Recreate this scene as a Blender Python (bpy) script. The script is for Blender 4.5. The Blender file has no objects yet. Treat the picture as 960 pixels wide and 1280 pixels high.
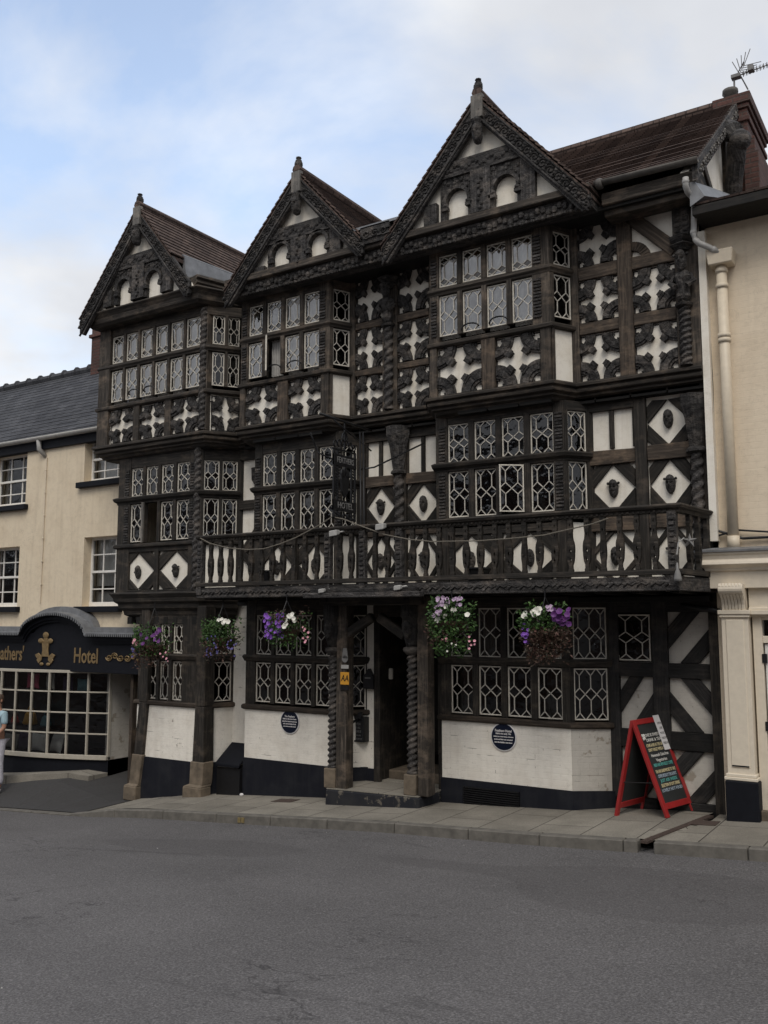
import bpy, math, random
from mathutils import Vector, Matrix
rng = random.Random(7)
SC = bpy.context.scene
COL = SC.collection
rad = math.radians
# ------------------------------------------------------------------ survey camera
FPX, YAW, PIT, EYE = 1130.0, rad(33), rad(6.7), Vector((0, -11, 2.4))
FW = Vector((-math.sin(YAW)*math.cos(PIT), math.cos(YAW)*math.cos(PIT), math.sin(PIT)))
RT = Vector((math.cos(YAW), math.sin(YAW), 0))
UP = RT.cross(FW)
def P(px, py, Y):
    d = FW + RT*((px-480)/FPX) + UP*((640-py)/FPX)
    return EYE + d*((Y-EYE.y)/d.y)
GZ=[(-400,-22),(-30,-2.0),(-16,-.80),(-11.8,-.525),(-10.4,-.385),(-6.2,-.068),(-4.36,.03),(-2.48,.157),(8,.85),(400,22)]
def zg(x):                                       # pavement level along the sloping street
    for (a,p),(b,q) in zip(GZ,GZ[1:]):
        if x<=b: return p+(q-p)*(x-a)/(b-a)
    return GZ[-1][1]
def zr(x): return zg(x)-.115                     # carriageway level at the kerb
# ------------------------------------------------------------------ mesh builder
WL = {}
class MB:
    def __init__(s): s.v=[]; s.f=[]; s.mi=[]; s.cur=0
    def add(s, vs, fs):
        b=len(s.v); s.v += [Vector(v) for v in vs]
        for f in fs: s.f.append([b+i for i in f]); s.mi.append(s.cur)
    def box(s, x0,x1,y0,y1,z0,z1,j=0.0):
        if x0>x1: x0,x1=x1,x0
        if y0>y1: y0,y1=y1,y0
        if z0>z1: z0,z1=z1,z0
        r=lambda: rng.uniform(-j,j)
        vs=[(x+r(),y+r(),z+r()) for z in (z0,z1) for y in (y0,y1) for x in (x0,x1)]
        s.add(vs,[(0,2,3,1),(4,5,7,6),(0,1,5,4),(2,6,7,3),(0,4,6,2),(1,3,7,5)])
    def hexa(s, a, b):          # two matching loops joined and capped
        n=len(a)
        s.add(list(a)+list(b), [tuple(range(n-1,-1,-1)), tuple(range(n,2*n))]+[(i,(i+1)%n,n+(i+1)%n,n+i) for i in range(n)])
    def tube(s, pts, r, n=6, r2=None, closed=False):
        pts=[Vector(p) for p in pts]; N=len(pts); rings=[]
        for i,p in enumerate(pts):
            a=pts[i-1] if (i>0 or closed) else p; c=pts[(i+1)%N] if (i<N-1 or closed) else p
            t=(c-a).normalized() if (c-a).length>1e-9 else Vector((0,0,1))
            u=t.cross(Vector((0,0,1)))
            if u.length<.05: u=t.cross(Vector((0,1,0)))
            u.normalize(); w=t.cross(u)
            rr=r if r2 is None else r+(r2-r)*i/max(1,N-1)
            rings.append([p+u*(rr*math.cos(2*math.pi*k/n))+w*(rr*math.sin(2*math.pi*k/n)) for k in range(n)])
        vs=[v for R in rings for v in R]; fs=[]
        for i in range(N if closed else N-1):
            for k in range(n):
                a=i*n+k; b=i*n+(k+1)%n; j=((i+1)%N)*n
                fs.append((a,b,j+(k+1)%n,j+k))
        if not closed: fs += [tuple(range(n-1,-1,-1)), tuple(range((N-1)*n,N*n))]
        s.add(vs,fs)
    def lathe(s, c, prof, n=14, ax=Vector((0,0,1)), fn=None):
        c=Vector(c); ax=Vector(ax).normalized()
        u=ax.orthogonal().normalized() if abs(ax.z)<.9 else Vector((1,0,0)); w=ax.cross(u)
        vs=[]
        for (r,h) in prof:
            for k in range(n):
                a=2*math.pi*k/n; q=r*(fn(a,h) if fn else 1)
                vs.append(c+ax*h+u*(q*math.cos(a))+w*(q*math.sin(a)))
        m=len(prof); fs=[]
        for i in range(m-1):
            for k in range(n): fs.append((i*n+k,i*n+(k+1)%n,(i+1)*n+(k+1)%n,(i+1)*n+k))
        fs += [tuple(range(n-1,-1,-1)), tuple(range((m-1)*n,m*n))]
        s.add(vs,fs)
    def ball(s, c, r, n=8, m=5, sc=(1,1,1)):
        c=Vector(c); vs=[]
        for i in range(m+1):
            t=math.pi*i/m
            for k in range(n):
                a=2*math.pi*k/n
                vs.append(c+Vector((r*sc[0]*math.sin(t)*math.cos(a), r*sc[1]*math.sin(t)*math.sin(a), r*sc[2]*math.cos(t))))
        s.add(vs,[(i*n+k,(i+1)*n+k,(i+1)*n+(k+1)%n,i*n+(k+1)%n) for i in range(m) for k in range(n)])
    def build(s, name, mats, parent=None, smooth=False, uv='grain', bevel=0.0, origin=None):
        me=bpy.data.meshes.new(name)
        po=WL[parent.name] if parent else None
        if origin is None:
            if parent: origin=po
            else:
                lo=[min(v[i] for v in s.v) for i in range(3)]; hi=[max(v[i] for v in s.v) for i in range(3)]
                origin=Vector(((lo[0]+hi[0])/2,(lo[1]+hi[1])/2,lo[2]))
        origin=Vector(origin)
        me.from_pydata([v-origin for v in s.v],[],s.f)
        mats=mats if isinstance(mats,(list,tuple)) else [mats]
        for m in mats: me.materials.append(m)
        if len(mats)>1: me.polygons.foreach_set('material_index', s.mi)
        if smooth: me.polygons.foreach_set('use_smooth',[True]*len(me.polygons))
        ul=me.uv_layers.new(name='UVMap').data; off={}
        for p in me.polygons:
            n=p.normal; vs=[s.v[i] for i in p.vertices]
            if uv=='grain':
                e=max(((vs[i]-vs[i-1]) for i in range(len(vs))), key=lambda q:q.length)
                e=e.normalized() if e.length>1e-9 else Vector((1,0,0))
                if (abs(e.x)+e.z*.5+e.y*.3)<0: e=-e
                o=n.cross(e); k=(p.index//6)*.37
            else:
                e=Vector((0,0,1)).cross(n)
                e=e.normalized() if e.length>1e-4 else Vector((1,0,0))
                o=n.cross(e); k=0
            for li,vi in zip(p.loop_indices,p.vertices):
                q=s.v[vi]; ul[li].uv=(q.dot(e)+k, q.dot(o)+k*1.7)
        me.update()
        o=bpy.data.objects.new(name,me); COL.objects.link(o)
        WL[o.name]=origin.copy()
        if parent: o.parent=parent; o.location=origin-po
        else: o.location=origin
        if bevel>0:
            b=o.modifiers.new('edge','BEVEL'); b.width=bevel; b.segments=1; b.limit_method='ANGLE'; b.angle_limit=rad(50)
        return o
def empty(name, loc, parent=None):
    o=bpy.data.objects.new(name,None); COL.objects.link(o); loc=Vector(loc)
    o.empty_display_size=.2; WL[o.name]=loc
    if parent: o.parent=parent; o.location=loc-WL[parent.name]
    else: o.location=loc
    return o
def tag(o, label, cat, group=None):
    o['label']=label; o['category']=cat
    if group: o['group']=group
    return o
def kind(o,k): o['kind']=k; return o
def copy_tree(o, delta, parent=None):
    c=o.copy(); COL.objects.link(c); c.parent=parent
    if parent is None: c.location=o.location+Vector(delta); WL[c.name]=WL[o.name]+Vector(delta)
    for ch in list(o.children): copy_tree(ch,delta,c)
    return c
TXT=[]
def text(body, name, m, parent, loc, size, rot, sx=1.0, align='CENTER', ext=.003, shear=0, bold=0.0):
    cu=bpy.data.curves.new(name,'FONT'); cu.body=body; cu.size=size; cu.align_x=align; cu.align_y='CENTER'
    cu.extrude=ext; cu.shear=shear; cu.offset=bold; cu.resolution_u=2
    o=bpy.data.objects.new('tmp_'+name,cu); COL.objects.link(o); o.location=(0,0,-50)
    TXT.append((o,name,m,parent,Vector(loc),rot,sx))
def bake_text():
    dg=bpy.context.evaluated_depsgraph_get(); dg.update()
    for o,name,m,parent,loc,rot,sx in TXT:
        me=bpy.data.meshes.new_from_object(o.evaluated_get(dg)); me.name=name; me.materials.clear(); me.materials.append(m)
        n=bpy.data.objects.new(name,me); COL.objects.link(n); n.parent=parent; n.location=loc-WL[parent.name]; n.rotation_euler=rot; n.scale=(sx,1,1)
    for o,*_ in TXT:
        cu=o.data; bpy.data.objects.remove(o); bpy.data.curves.remove(cu)
class Patch:
    """a flat face of the building: u metres to the right, v metres up, w metres outwards"""
    def __init__(s,tl,tr,br,bl):
        s.tl,s.tr,s.br,s.bl=[Vector(q) for q in (tl,tr,br,bl)]
        s.W=((s.tr-s.tl).length+(s.br-s.bl).length)/2; s.H=((s.tl-s.bl).length+(s.tr-s.br).length)/2
        s.n=(s.br-s.bl).cross(s.tl-s.bl).normalized()
    def p(s,u,v,w=0):
        a=u/s.W; b=v/s.H
        return (s.bl*(1-a)+s.br*a)*(1-b)+(s.tl*(1-a)+s.tr*a)*b+s.n*w
    def sub(s,u0,u1,v0,v1,w=0): return Patch(s.p(u0,v1,w),s.p(u1,v1,w),s.p(u1,v0,w),s.p(u0,v0,w))
    def box(s,mb,u0,u1,v0,v1,w0,w1,j=0.0):
        r=lambda: rng.uniform(-j,j)
        c=[(u0+r(),v0+r()),(u1+r(),v0+r()),(u1+r(),v1+r()),(u0+r(),v1+r())]
        mb.hexa([s.p(a,b,w0) for a,b in c],[s.p(a,b,w1) for a,b in c])
    def poly(s,mb,pts,w0,w1): mb.hexa([s.p(a,b,w0) for a,b in pts],[s.p(a,b,w1) for a,b in pts])
    def bar(s,mb,a,b,wd,w0,w1):
        a=Vector(a); b=Vector(b); d=(b-a).normalized(); o=Vector((-d.y,d.x))*(wd/2)
        s.poly(mb,[a-o,b-o,b+o,a+o],w0,w1)
    def arc(s,mb,c,r0x,r1x,r0y,r1y,a0,a1,w0,w1,n=7):
        for i in range(n):
            t0=a0+(a1-a0)*i/n; t1=a0+(a1-a0)*(i+1)/n
            pt=lambda rx,ry,t:(c[0]+rx*math.cos(t),c[1]+ry*math.sin(t))
            s.poly(mb,[pt(r0x,r0y,t0),pt(r1x,r1y,t0),pt(r1x,r1y,t1),pt(r0x,r0y,t1)],w0,w1)
def face(x0,x1,z0,z1,y,dx=0): return Patch((x0,y,z1),(x1,y,z1),(x1,y,z0),(x0,y,z0))
def side(xf,yf,xb,yb,z0,z1): return Patch((xf,yf,z1),(xb,yb,z1),(xb,yb,z0),(xf,yf,z0))
def clip(poly, W, H):
    def cut(ps,f,g):
        out=[]
        for i in range(len(ps)):
            a,b=ps[i-1],ps[i]; fa,fb=f(a),f(b)
            if fa>=0: out.append(a) if False else None
            if (fa>=0)!=(fb>=0):
                t=fa/(fa-fb); out.append((a[0]+(b[0]-a[0])*t,a[1]+(b[1]-a[1])*t))
            if fb>=0: out.append(b)
        return out
    for f in (lambda q:q[0], lambda q:W-q[0], lambda q:q[1], lambda q:H-q[1]):
        if len(poly)>2: poly=cut(poly,f,0)
    return poly
def sweep(mb, path, prof):
    """moulding: closed profile (out,dz) along a level path; outward = right-hand side of travel towards the street"""
    path=[Vector(p) for p in path]; N=len(path); rows=[]
    ns=[]
    for i in range(N-1):
        d=(path[i+1]-path[i]); d.z=0; d.normalize(); ns.append(Vector((d.y,-d.x,0)))
    for i in range(N):
        if i==0: m=ns[0]
        elif i==N-1: m=ns[-1]
        else:
            m=ns[i-1]+ns[i]; m.normalize(); m=m/max(.35,m.dot(ns[i]))
        rows.append([path[i]+m*o+Vector((0,0,z)) for o,z in prof])
    n=len(prof); vs=[v for r in rows for v in r]; fs=[]
    for i in range(N-1):
        for k in range(n): fs.append((i*n+k,(i+1)*n+k,(i+1)*n+(k+1)%n,i*n+(k+1)%n))
    fs += [tuple(range(n)), tuple(range(N*n-1,(N-1)*n-1,-1))]
    mb.add(vs,fs)
# ------------------------------------------------------------------ materials
def newmat(name):
    m=bpy.data.materials.new(name); m.use_nodes=True; nt=m.node_tree
    b=nt.nodes['Principled BSDF']; return m,nt,b
def N(nt,t,**k):
    n=nt.nodes.new(t)
    for a,v in k.items(): setattr(n,a,v)
    return n
def noise(nt,vec,scale,detail=4,rough=.55,dist=0):
    n=N(nt,'ShaderNodeTexNoise'); n.inputs['Scale'].default_value=scale; n.inputs['Detail'].default_value=detail
    n.inputs['Roughness'].default_value=rough; n.inputs['Distortion'].default_value=dist
    nt.links.new(vec,n.inputs['Vector']); return n.outputs['Fac']
def ramp(nt,fac,stops):
    r=N(nt,'ShaderNodeValToRGB'); e=r.color_ramp.elements
    while len(e)<len(stops): e.new(.5)
    for el,(p,c) in zip(e,stops): el.position=p; el.color=(c[0],c[1],c[2],1) if not isinstance(c,(int,float)) else (c,c,c,1)
    nt.links.new(fac,r.inputs['Fac']); return r.outputs['Color']
def mix(nt,fac,a,b,mode='MIX'):
    m=N(nt,'ShaderNodeMix',data_type='RGBA',blend_type=mode)
    for i,x in ((0,fac),(6,a),(7,b)):
        if isinstance(x,(int,float)): m.inputs[i].default_value=x if i==0 else (x,x,x,1)
        elif isinstance(x,tuple): m.inputs[i].default_value=(*x,1)
        else: nt.links.new(x,m.inputs[i])
    return m.outputs[2]
def mapping(nt,vec,scale,loc=(0,0,0)):
    m=N(nt,'ShaderNodeMapping'); m.inputs['Scale'].default_value=scale; m.inputs['Location'].default_value=loc
    nt.links.new(vec,m.inputs['Vector']); return m.outputs['Vector']
def bump(nt,b,h,strength,dist=.02,prev=None):
    n=N(nt,'ShaderNodeBump'); n.inputs['Strength'].default_value=strength; n.inputs['Distance'].default_value=dist
    nt.links.new(h,n.inputs['Height'])
    if prev is not None: nt.links.new(prev,n.inputs['Normal'])
    nt.links.new(n.outputs['Normal'],b.inputs['Normal']); return n.outputs['Normal']
def coords(nt):
    t=N(nt,'ShaderNodeTexCoord'); g=N(nt,'ShaderNodeNewGeometry'); return t.outputs['UV'],g.outputs['Position'],g
def setc(b,nt,c):
    if isinstance(c,tuple): b.inputs['Base Color'].default_value=(*c,1)
    else: nt.links.new(c,b.inputs['Base Color'])
def wood(name,c0,c1,c2,carve=0.0,rough=.75):
    m,nt,b=newmat(name); uv,pos,g=coords(nt)
    gr=noise(nt,mapping(nt,uv,(2.2,38,1)),1.0,5,.62,.4)
    big=noise(nt,pos,1.7,4,.6)
    c=ramp(nt,gr,[(.3,c0),(.52,c1),(.74,c2)])
    c=mix(nt,ramp(nt,big,[(.35,0.0),(.7,.65)]),c,tuple(x*.45 for x in c1))
    worn=noise(nt,mapping(nt,pos,(3.1,3.1,5.0),(7,2,1)),1.0,6,.68)
    c=mix(nt,ramp(nt,worn,[(.50,0.0),(.72,.75)]),c,tuple(min(1,x*k) for x,k in zip(c2,(1.15,1.05,.95))))
    fl=noise(nt,mapping(nt,uv,(1.2,90,1)),1.0,3,.6)
    c=mix(nt,ramp(nt,fl,[(.60,0.0),(.68,.8)]),c,tuple(x*.35 for x in c0))
    r=N(nt,'ShaderNodeMapRange'); nt.links.new(g.outputs['Random Per Island'],r.inputs[0]); r.inputs[3].default_value=.6; r.inputs[4].default_value=1.45
    c=mix(nt,1.0,c,r.outputs[0],'MULTIPLY')
    setc(b,nt,c); b.inputs['Roughness'].default_value=rough; b.inputs['Specular IOR Level'].default_value=.3
    pv=bump(nt,b,gr,.55,.012)
    if carve>0:
        v=N(nt,'ShaderNodeTexVoronoi',feature='SMOOTH_F1'); v.inputs['Scale'].default_value=16; nt.links.new(pos,v.inputs['Vector'])
        w=noise(nt,pos,34,3,.5,1.2)
        h=mix(nt,.45,v.outputs['Distance'],w)
        bump(nt,b,h,carve,.05,pv)
    return m
M={}
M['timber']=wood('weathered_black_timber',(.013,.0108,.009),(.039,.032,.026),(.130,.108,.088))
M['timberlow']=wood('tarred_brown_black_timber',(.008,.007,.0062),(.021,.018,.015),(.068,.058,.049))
M['timberblack']=wood('black_painted_timber',(.008,.008,.008),(.019,.018,.018),(.045,.042,.040))
M['brown']=wood('bare_brown_timber',(.016,.0115,.0088),(.050,.038,.029),(.13,.102,.078))
M['carved']=wood('carved_black_oak',(.011,.0105,.0105),(.038,.035,.034),(.128,.119,.113),1.0)
M['grey']=wood('grey_weathered_oak',(.06,.056,.052),(.12,.112,.103),(.2,.19,.175))
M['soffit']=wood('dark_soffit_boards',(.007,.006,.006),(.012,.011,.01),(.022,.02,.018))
def plaster(name,c,stain,brick=False,chip=False,bh=.075,bs=.25):
    m,nt,b=newmat(name); uv,pos,g=coords(nt)
    s=noise(nt,pos,2.3,5,.6); f=noise(nt,pos,11,4,.6)
    col=mix(nt,ramp(nt,s,[(.48,0.0),(.78,.55)]),c,stain)
    col=mix(nt,ramp(nt,f,[(.5,0.0),(.8,.22)]),col,tuple(x*.6 for x in stain))
    stk=noise(nt,mapping(nt,pos,(9,9,.55),(1,5,2)),1.0,4,.6)
    col=mix(nt,ramp(nt,stk,[(.50,0.0),(.74,.18 if brick else .36)]),col,tuple(x*.78 for x in stain))
    hc=noise(nt,mapping(nt,pos,(1.4,1.4,2.2),(9,1,4)),1.0,7,.75,1.5)
    col=mix(nt,ramp(nt,hc,[(.494,0.0),(.5,.35),(.506,0.0)]),col,tuple(x*.45 for x in stain))
    pv=None
    if brick:
        br=N(nt,'ShaderNodeTexBrick'); nt.links.new(mapping(nt,uv,(1,1,1)),br.inputs['Vector'])
        br.inputs['Scale'].default_value=1; br.inputs['Brick Width'].default_value=.225; br.inputs['Row Height'].default_value=bh
        br.inputs['Mortar Size'].default_value=.006; br.inputs['Mortar Smooth'].default_value=.6
        br.inputs['Color1'].default_value=(1,1,1,1); br.inputs['Color2'].default_value=(.86,.86,.86,1); br.inputs['Mortar'].default_value=(.45,.45,.45,1)
        col=mix(nt,.05,col,br.outputs['Color'],'MULTIPLY')
        un=noise(nt,mapping(nt,pos,(5,5,17)),1,3,.5)
        h=mix(nt,.55,br.outputs['Color'],un); pv=bump(nt,b,h,bs,.02)
        # lost paint in the bed joints here and there
        if not chip: pass
        j=noise(nt,mapping(nt,pos,(3.2,3.2,21),(3,1,7)),1,2,.5)
        k=mix(nt,1.0,ramp(nt,j,[(.62,0.0),(.66,1.0)]),ramp(nt,br.outputs['Fac'],[(.3,0.0),(.6,1.0)]),'MULTIPLY')
        if chip: col=mix(nt,mix(nt,1.0,k,.7,'MULTIPLY'),col,(.23,.2,.17))
    if chip:
        q=noise(nt,pos,3.1,4,.62); col=mix(nt,ramp(nt,q,[(chip,0.0),(chip+.03,.85)]),col,(.30,.26,.21))
    setc(b,nt,col); b.inputs['Roughness'].default_value=.85; b.inputs['Specular IOR Level'].default_value=.2
    bump(nt,b,f,.12,.01,pv); return m
M['plaster']=plaster('limewashed_plaster',(.82,.775,.69),(.62,.53,.40))
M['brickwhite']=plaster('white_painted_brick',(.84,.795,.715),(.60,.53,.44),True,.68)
M['brickgrey']=plaster('grey_weathered_shaded_painted_brick',(.54,.51,.46),(.38,.35,.31),True,.61)  # weathered grey; also used as painted-in shade on the shop return wall
M['cream']=plaster('cream_painted_render',(.71,.605,.455),(.58,.47,.34))
M['creambrick']=plaster('cream_painted_brickwork',(.74,.63,.485),(.62,.51,.38),True,False,.078,.2)
M['navy']=plaster('navy_black_plinth_paint',(.0095,.0105,.016),(.035,.036,.04))
def plain(name,c,rough=.5,var=.25,metal=0,sc=14,bmp=.1):
    m,nt,b=newmat(name); uv,pos,g=coords(nt)
    f=noise(nt,pos,sc,4,.6)
    setc(b,nt,mix(nt,ramp(nt,f,[(.3,0.0),(.75,1.0)]),c,tuple(x*(1-var) for x in c)))
    b.inputs['Roughness'].default_value=rough; b.inputs['Metallic'].default_value=metal
    if bmp: bump(nt,b,f,bmp,.01)
    return m
M['white']=plain('white_window_paint',(.72,.67,.58),.6,.4,0,30)
M['lead']=plain('pale_painted_lead',(.62,.58,.51),.6,.45,0,22)
M['sashwhite']=plain('white_sash_paint',(.78,.76,.72),.45,.12)
M['iron']=plain('black_iron',(.015,.015,.017),.45,.4,.3)
M['stone']=plain('worn_sandstone',(.21,.165,.118),.9,.7,0,5,.4)
M['glaze']=plain('dull_cream_glazing_bars',(.46,.42,.35),.6,.2)
M['greycurtain']=plain('grey_curtain',(.27,.27,.26),.9,.4,0,3,0)
M['pale']=plain('cream_shopfront_paint',(.72,.64,.52),.5,.12)
M['leadsheet']=plain('grey_lead_sheet',(.24,.245,.255),.5,.45,.25,6,.2)
M['room']=plain('dark_room',(.03,.024,.02),.95,.5,0,2,0)
M['curtain']=plain('net_curtain',(.74,.73,.69),.9,.25,0,3,0)
M['warmcurtain']=plain('tan_curtain',(.36,.25,.13),.9,.4,0,3,0)
M['gilt']=plain('old_gilding',(.30,.205,.095),.5,.45,.35,20)
M['shopnavy']=plain('shop_navy_paint',(.0095,.0105,.015),.65,.3)
M['shopnavy'].node_tree.nodes['Principled BSDF'].inputs['Specular IOR Level'].default_value=.15
M['pipe']=plain('cream_pipe_paint',(.66,.57,.44),.5,.15)
M['gutter']=plain('weathered_dark_gutter',(.10,.09,.08),.7,.5,0,9,.3)
M['greypipe']=plain('grey_pipe_paint',(.42,.41,.39),.5,.3)
M['red']=plain('red_gloss_paint',(.34,.022,.022),.4,.25,0,9)
M['board']=plain('chalkboard',(.022,.024,.024),.8,.4,0,6)
M['paper']=plain('paper',(.72,.70,.70),.8,.08)
M['chalk']=plain('white_chalk',(.75,.73,.68),.9,.3,0,60)
M['chalky']=plain('yellow_chalk',(.72,.62,.36),.9,.3,0,60)
M['chalkt']=plain('teal_chalk',(.12,.45,.40),.9,.3,0,60)
M['chalkb']=plain('blue_chalk',(.42,.50,.58),.9,.3,0,60)
M['plaque']=plain('blue_plaque_enamel',(.006,.010,.026),.45,.2)
M['plaque'].node_tree.nodes['Principled BSDF'].inputs['Specular IOR Level'].default_value=.2
M['signgrey']=plain('dull_grey_letters',(.20,.195,.19),.6,.3)
M['yellow']=plain('amber_sign_yellow',(.62,.30,.03),.5,.15)
M['rope']=plain('pale_rope',(.17,.15,.12),.8,.3)
M['wicker']=plain('basket_moss',(.06,.035,.02),.95,.5,0,20,.4)
def slab(name,bw,bh,c1,c2,mort,ms=.008,bstr=.4,off=.5,fine=60):
    m,nt,b=newmat(name); uv,pos,g=coords(nt)
    br=N(nt,'ShaderNodeTexBrick'); nt.links.new(uv,br.inputs['Vector'])
    br.inputs['Scale'].default_value=1; br.inputs['Brick Width'].default_value=bw; br.inputs['Row Height'].default_value=bh
    br.inputs['Mortar Size'].default_value=ms; br.inputs['Mortar Smooth'].default_value=.3; br.offset=off
    br.inputs['Color1'].default_value=(*c1,1); br.inputs['Color2'].default_value=(*c2,1); br.inputs['Mortar'].default_value=(*mort,1)
    s=noise(nt,pos,1.3,5,.62); f=noise(nt,pos,fine,3,.6)
    c=mix(nt,1.0,br.outputs['Color'],ramp(nt,s,[(.3,.72),(.7,1.18)]),'MULTIPLY')
    c=mix(nt,1.0,c,ramp(nt,f,[(.3,.8),(.72,1.2)]),'MULTIPLY')
    setc(b,nt,c); b.inputs['Roughness'].default_value=.88; b.inputs['Specular IOR Level'].default_value=.25
    pv=bump(nt,b,br.outputs['Fac'],-bstr,.02) if False else bump(nt,b,ramp(nt,br.outputs['Fac'],[(0,1.0),(1,0.0)]),bstr,.015)
    bump(nt,b,f,.25,.008,pv); return m
M['paving']=slab('stone_flags',.92,.62,(.25,.23,.195),(.20,.183,.155),(.06,.053,.045))
M['kerb']=plain('granite_kerb',(.15,.138,.12),.85,.45,0,9,.35)
M['tile']=slab('clay_roof_tiles',.165,.1,(.066,.046,.040),(.125,.088,.073),(.042,.030,.026),.010,.5,.5,25)
M['slate']=slab('welsh_slate',.30,.19,(.048,.049,.055),(.078,.079,.086),(.022,.023,.028),.008,.5,.5,18)
M['redbrick']=slab('old_red_brick',.225,.075,(.105,.052,.043),(.075,.042,.037),(.075,.055,.048),.012,.5,.5,30)
M['flash']=M['leadsheet']
def asphalt():
    m,nt,b=newmat('worn_asphalt'); uv,pos,g=coords(nt)
    f=noise(nt,pos,62,3,.75); s=noise(nt,mapping(nt,pos,(.25,.9,1)),1,5,.6); t=noise(nt,pos,.45,4,.6)
    v=N(nt,'ShaderNodeTexVoronoi'); v.inputs['Scale'].default_value=70; nt.links.new(pos,v.inputs['Vector'])
    c=ramp(nt,f,[(.28,(.052,.049,.050)),(.5,(.104,.099,.100)),(.74,(.205,.197,.198))])
    c=mix(nt,1.0,c,ramp(nt,s,[(.3,.92),(.7,1.08)]),'MULTIPLY')
    c=mix(nt,1.0,c,ramp(nt,t,[(.3,.88),(.7,1.12)]),'MULTIPLY')
    c=mix(nt,ramp(nt,v.outputs['Color'],[(.88,0.0),(.93,.55)]),c,(.20,.19,.185))
    cr=noise(nt,mapping(nt,pos,(.18,1.3,1),(4,2,0)),1.0,6,.7,.6)
    c=mix(nt,ramp(nt,cr,[(.492,0.0),(.5,.5),(.508,0.0)]),c,(.02,.019,.019)) if False else mix(nt,ramp(nt,cr,[(.64,0.0),(.68,.35)]),c,(.04,.038,.039))
    cl=noise(nt,mapping(nt,pos,(.42,.62,1),(2,7,0)),1.0,6,.62,.5); cmk=noise(nt,pos,.33,2,.5)
    c=mix(nt,mix(nt,1.0,ramp(nt,cl,[(.4955,0.0),(.5,.75),(.5045,0.0)]),ramp(nt,cmk,[(.50,0.0),(.56,1.0)]),'MULTIPLY'),c,(.035,.033,.034))
    pt=noise(nt,mapping(nt,pos,(.22,.55,1),(11,3,0)),1.0,1,.4)
    c=mix(nt,ramp(nt,pt,[(.63,0.0),(.645,.30)]),c,(.062,.058,.059))
    setc(b,nt,c); b.inputs['Roughness'].default_value=.9; b.inputs['Specular IOR Level'].default_value=.25
    bump(nt,b,mix(nt,.5,f,v.outputs['Distance']),.5,.012); return m
M['asphalt']=asphalt()
def glass(name,tint,spec=1.0,ior=1.5):
    m=bpy.data.materials.new(name); m.use_nodes=True; nt=m.node_tree; nt.nodes.clear()
    out=N(nt,'ShaderNodeOutputMaterial'); tr=N(nt,'ShaderNodeBsdfTransparent'); gl=N(nt,'ShaderNodeBsdfGlossy'); mx=N(nt,'ShaderNodeMixShader')
    g=N(nt,'ShaderNodeNewGeometry'); fr=N(nt,'ShaderNodeFresnel'); fr.inputs['IOR'].default_value=ior
    gl.inputs['Roughness'].default_value=.04; gl.inputs['Color'].default_value=(spec,spec,spec*1.02,1)
    c=ramp(nt,g.outputs['Random Per Island'],tint); nt.links.new(c,tr.inputs['Color'])
    bp=N(nt,'ShaderNodeBump'); bp.inputs['Strength'].default_value=.6; bp.inputs['Distance'].default_value=.02
    nz=noise(nt,g.outputs['Position'],7,2,.5); nt.links.new(nz,bp.inputs['Height'])
    nt.links.new(bp.outputs['Normal'],gl.inputs['Normal']); nt.links.new(bp.outputs['Normal'],fr.inputs['Normal'])
    nt.links.new(fr.outputs[0],mx.inputs[0]); nt.links.new(tr.outputs[0],mx.inputs[1]); nt.links.new(gl.outputs[0],mx.inputs[2])
    nt.links.new(mx.outputs[0],out.inputs['Surface']); return m
M['glass']=glass('old_quarry_glass',[(0,(.48,.50,.49)),(.3,(.68,.70,.69)),(.5,(.82,.83,.81)),(.85,(.9,.9,.88)),(.93,(.6,.48,.32)),(.98,(.14,.12,.08))],1.0,2.35)
M['amber']=glass('amber_quarry_glass',[(0,(.30,.19,.09)),(.5,(.46,.31,.17)),(.85,(.56,.45,.32)),(1,(.10,.08,.06))],.9,1.7)
M['glassdark']=glass('old_dark_quarry_glass',[(0,(.2,.2,.2)),(.5,(.45,.45,.43)),(.8,(.62,.6,.55)),(.88,(.2,.13,.08))],1.0,1.55)
M['clear']=glass('window_glass',[(0,(.8,.82,.82)),(1,(.9,.9,.9))],.9)

M['chipped']=plaster('chipped_black_step_paint',(.018,.019,.024),(.05,.048,.045)); 
_nt=M['chipped'].node_tree; _b=_nt.nodes['Principled BSDF']; _g=N(_nt,'ShaderNodeNewGeometry'); _l=_b.inputs['Base Color'].links[0].from_socket
_nt.links.new(mix(_nt,ramp(_nt,noise(_nt,_g.outputs['Position'],4.2,5,.65),[(.57,0.0),(.61,.9)]),_l,(.13,.115,.095)),_b.inputs['Base Color'])
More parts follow.
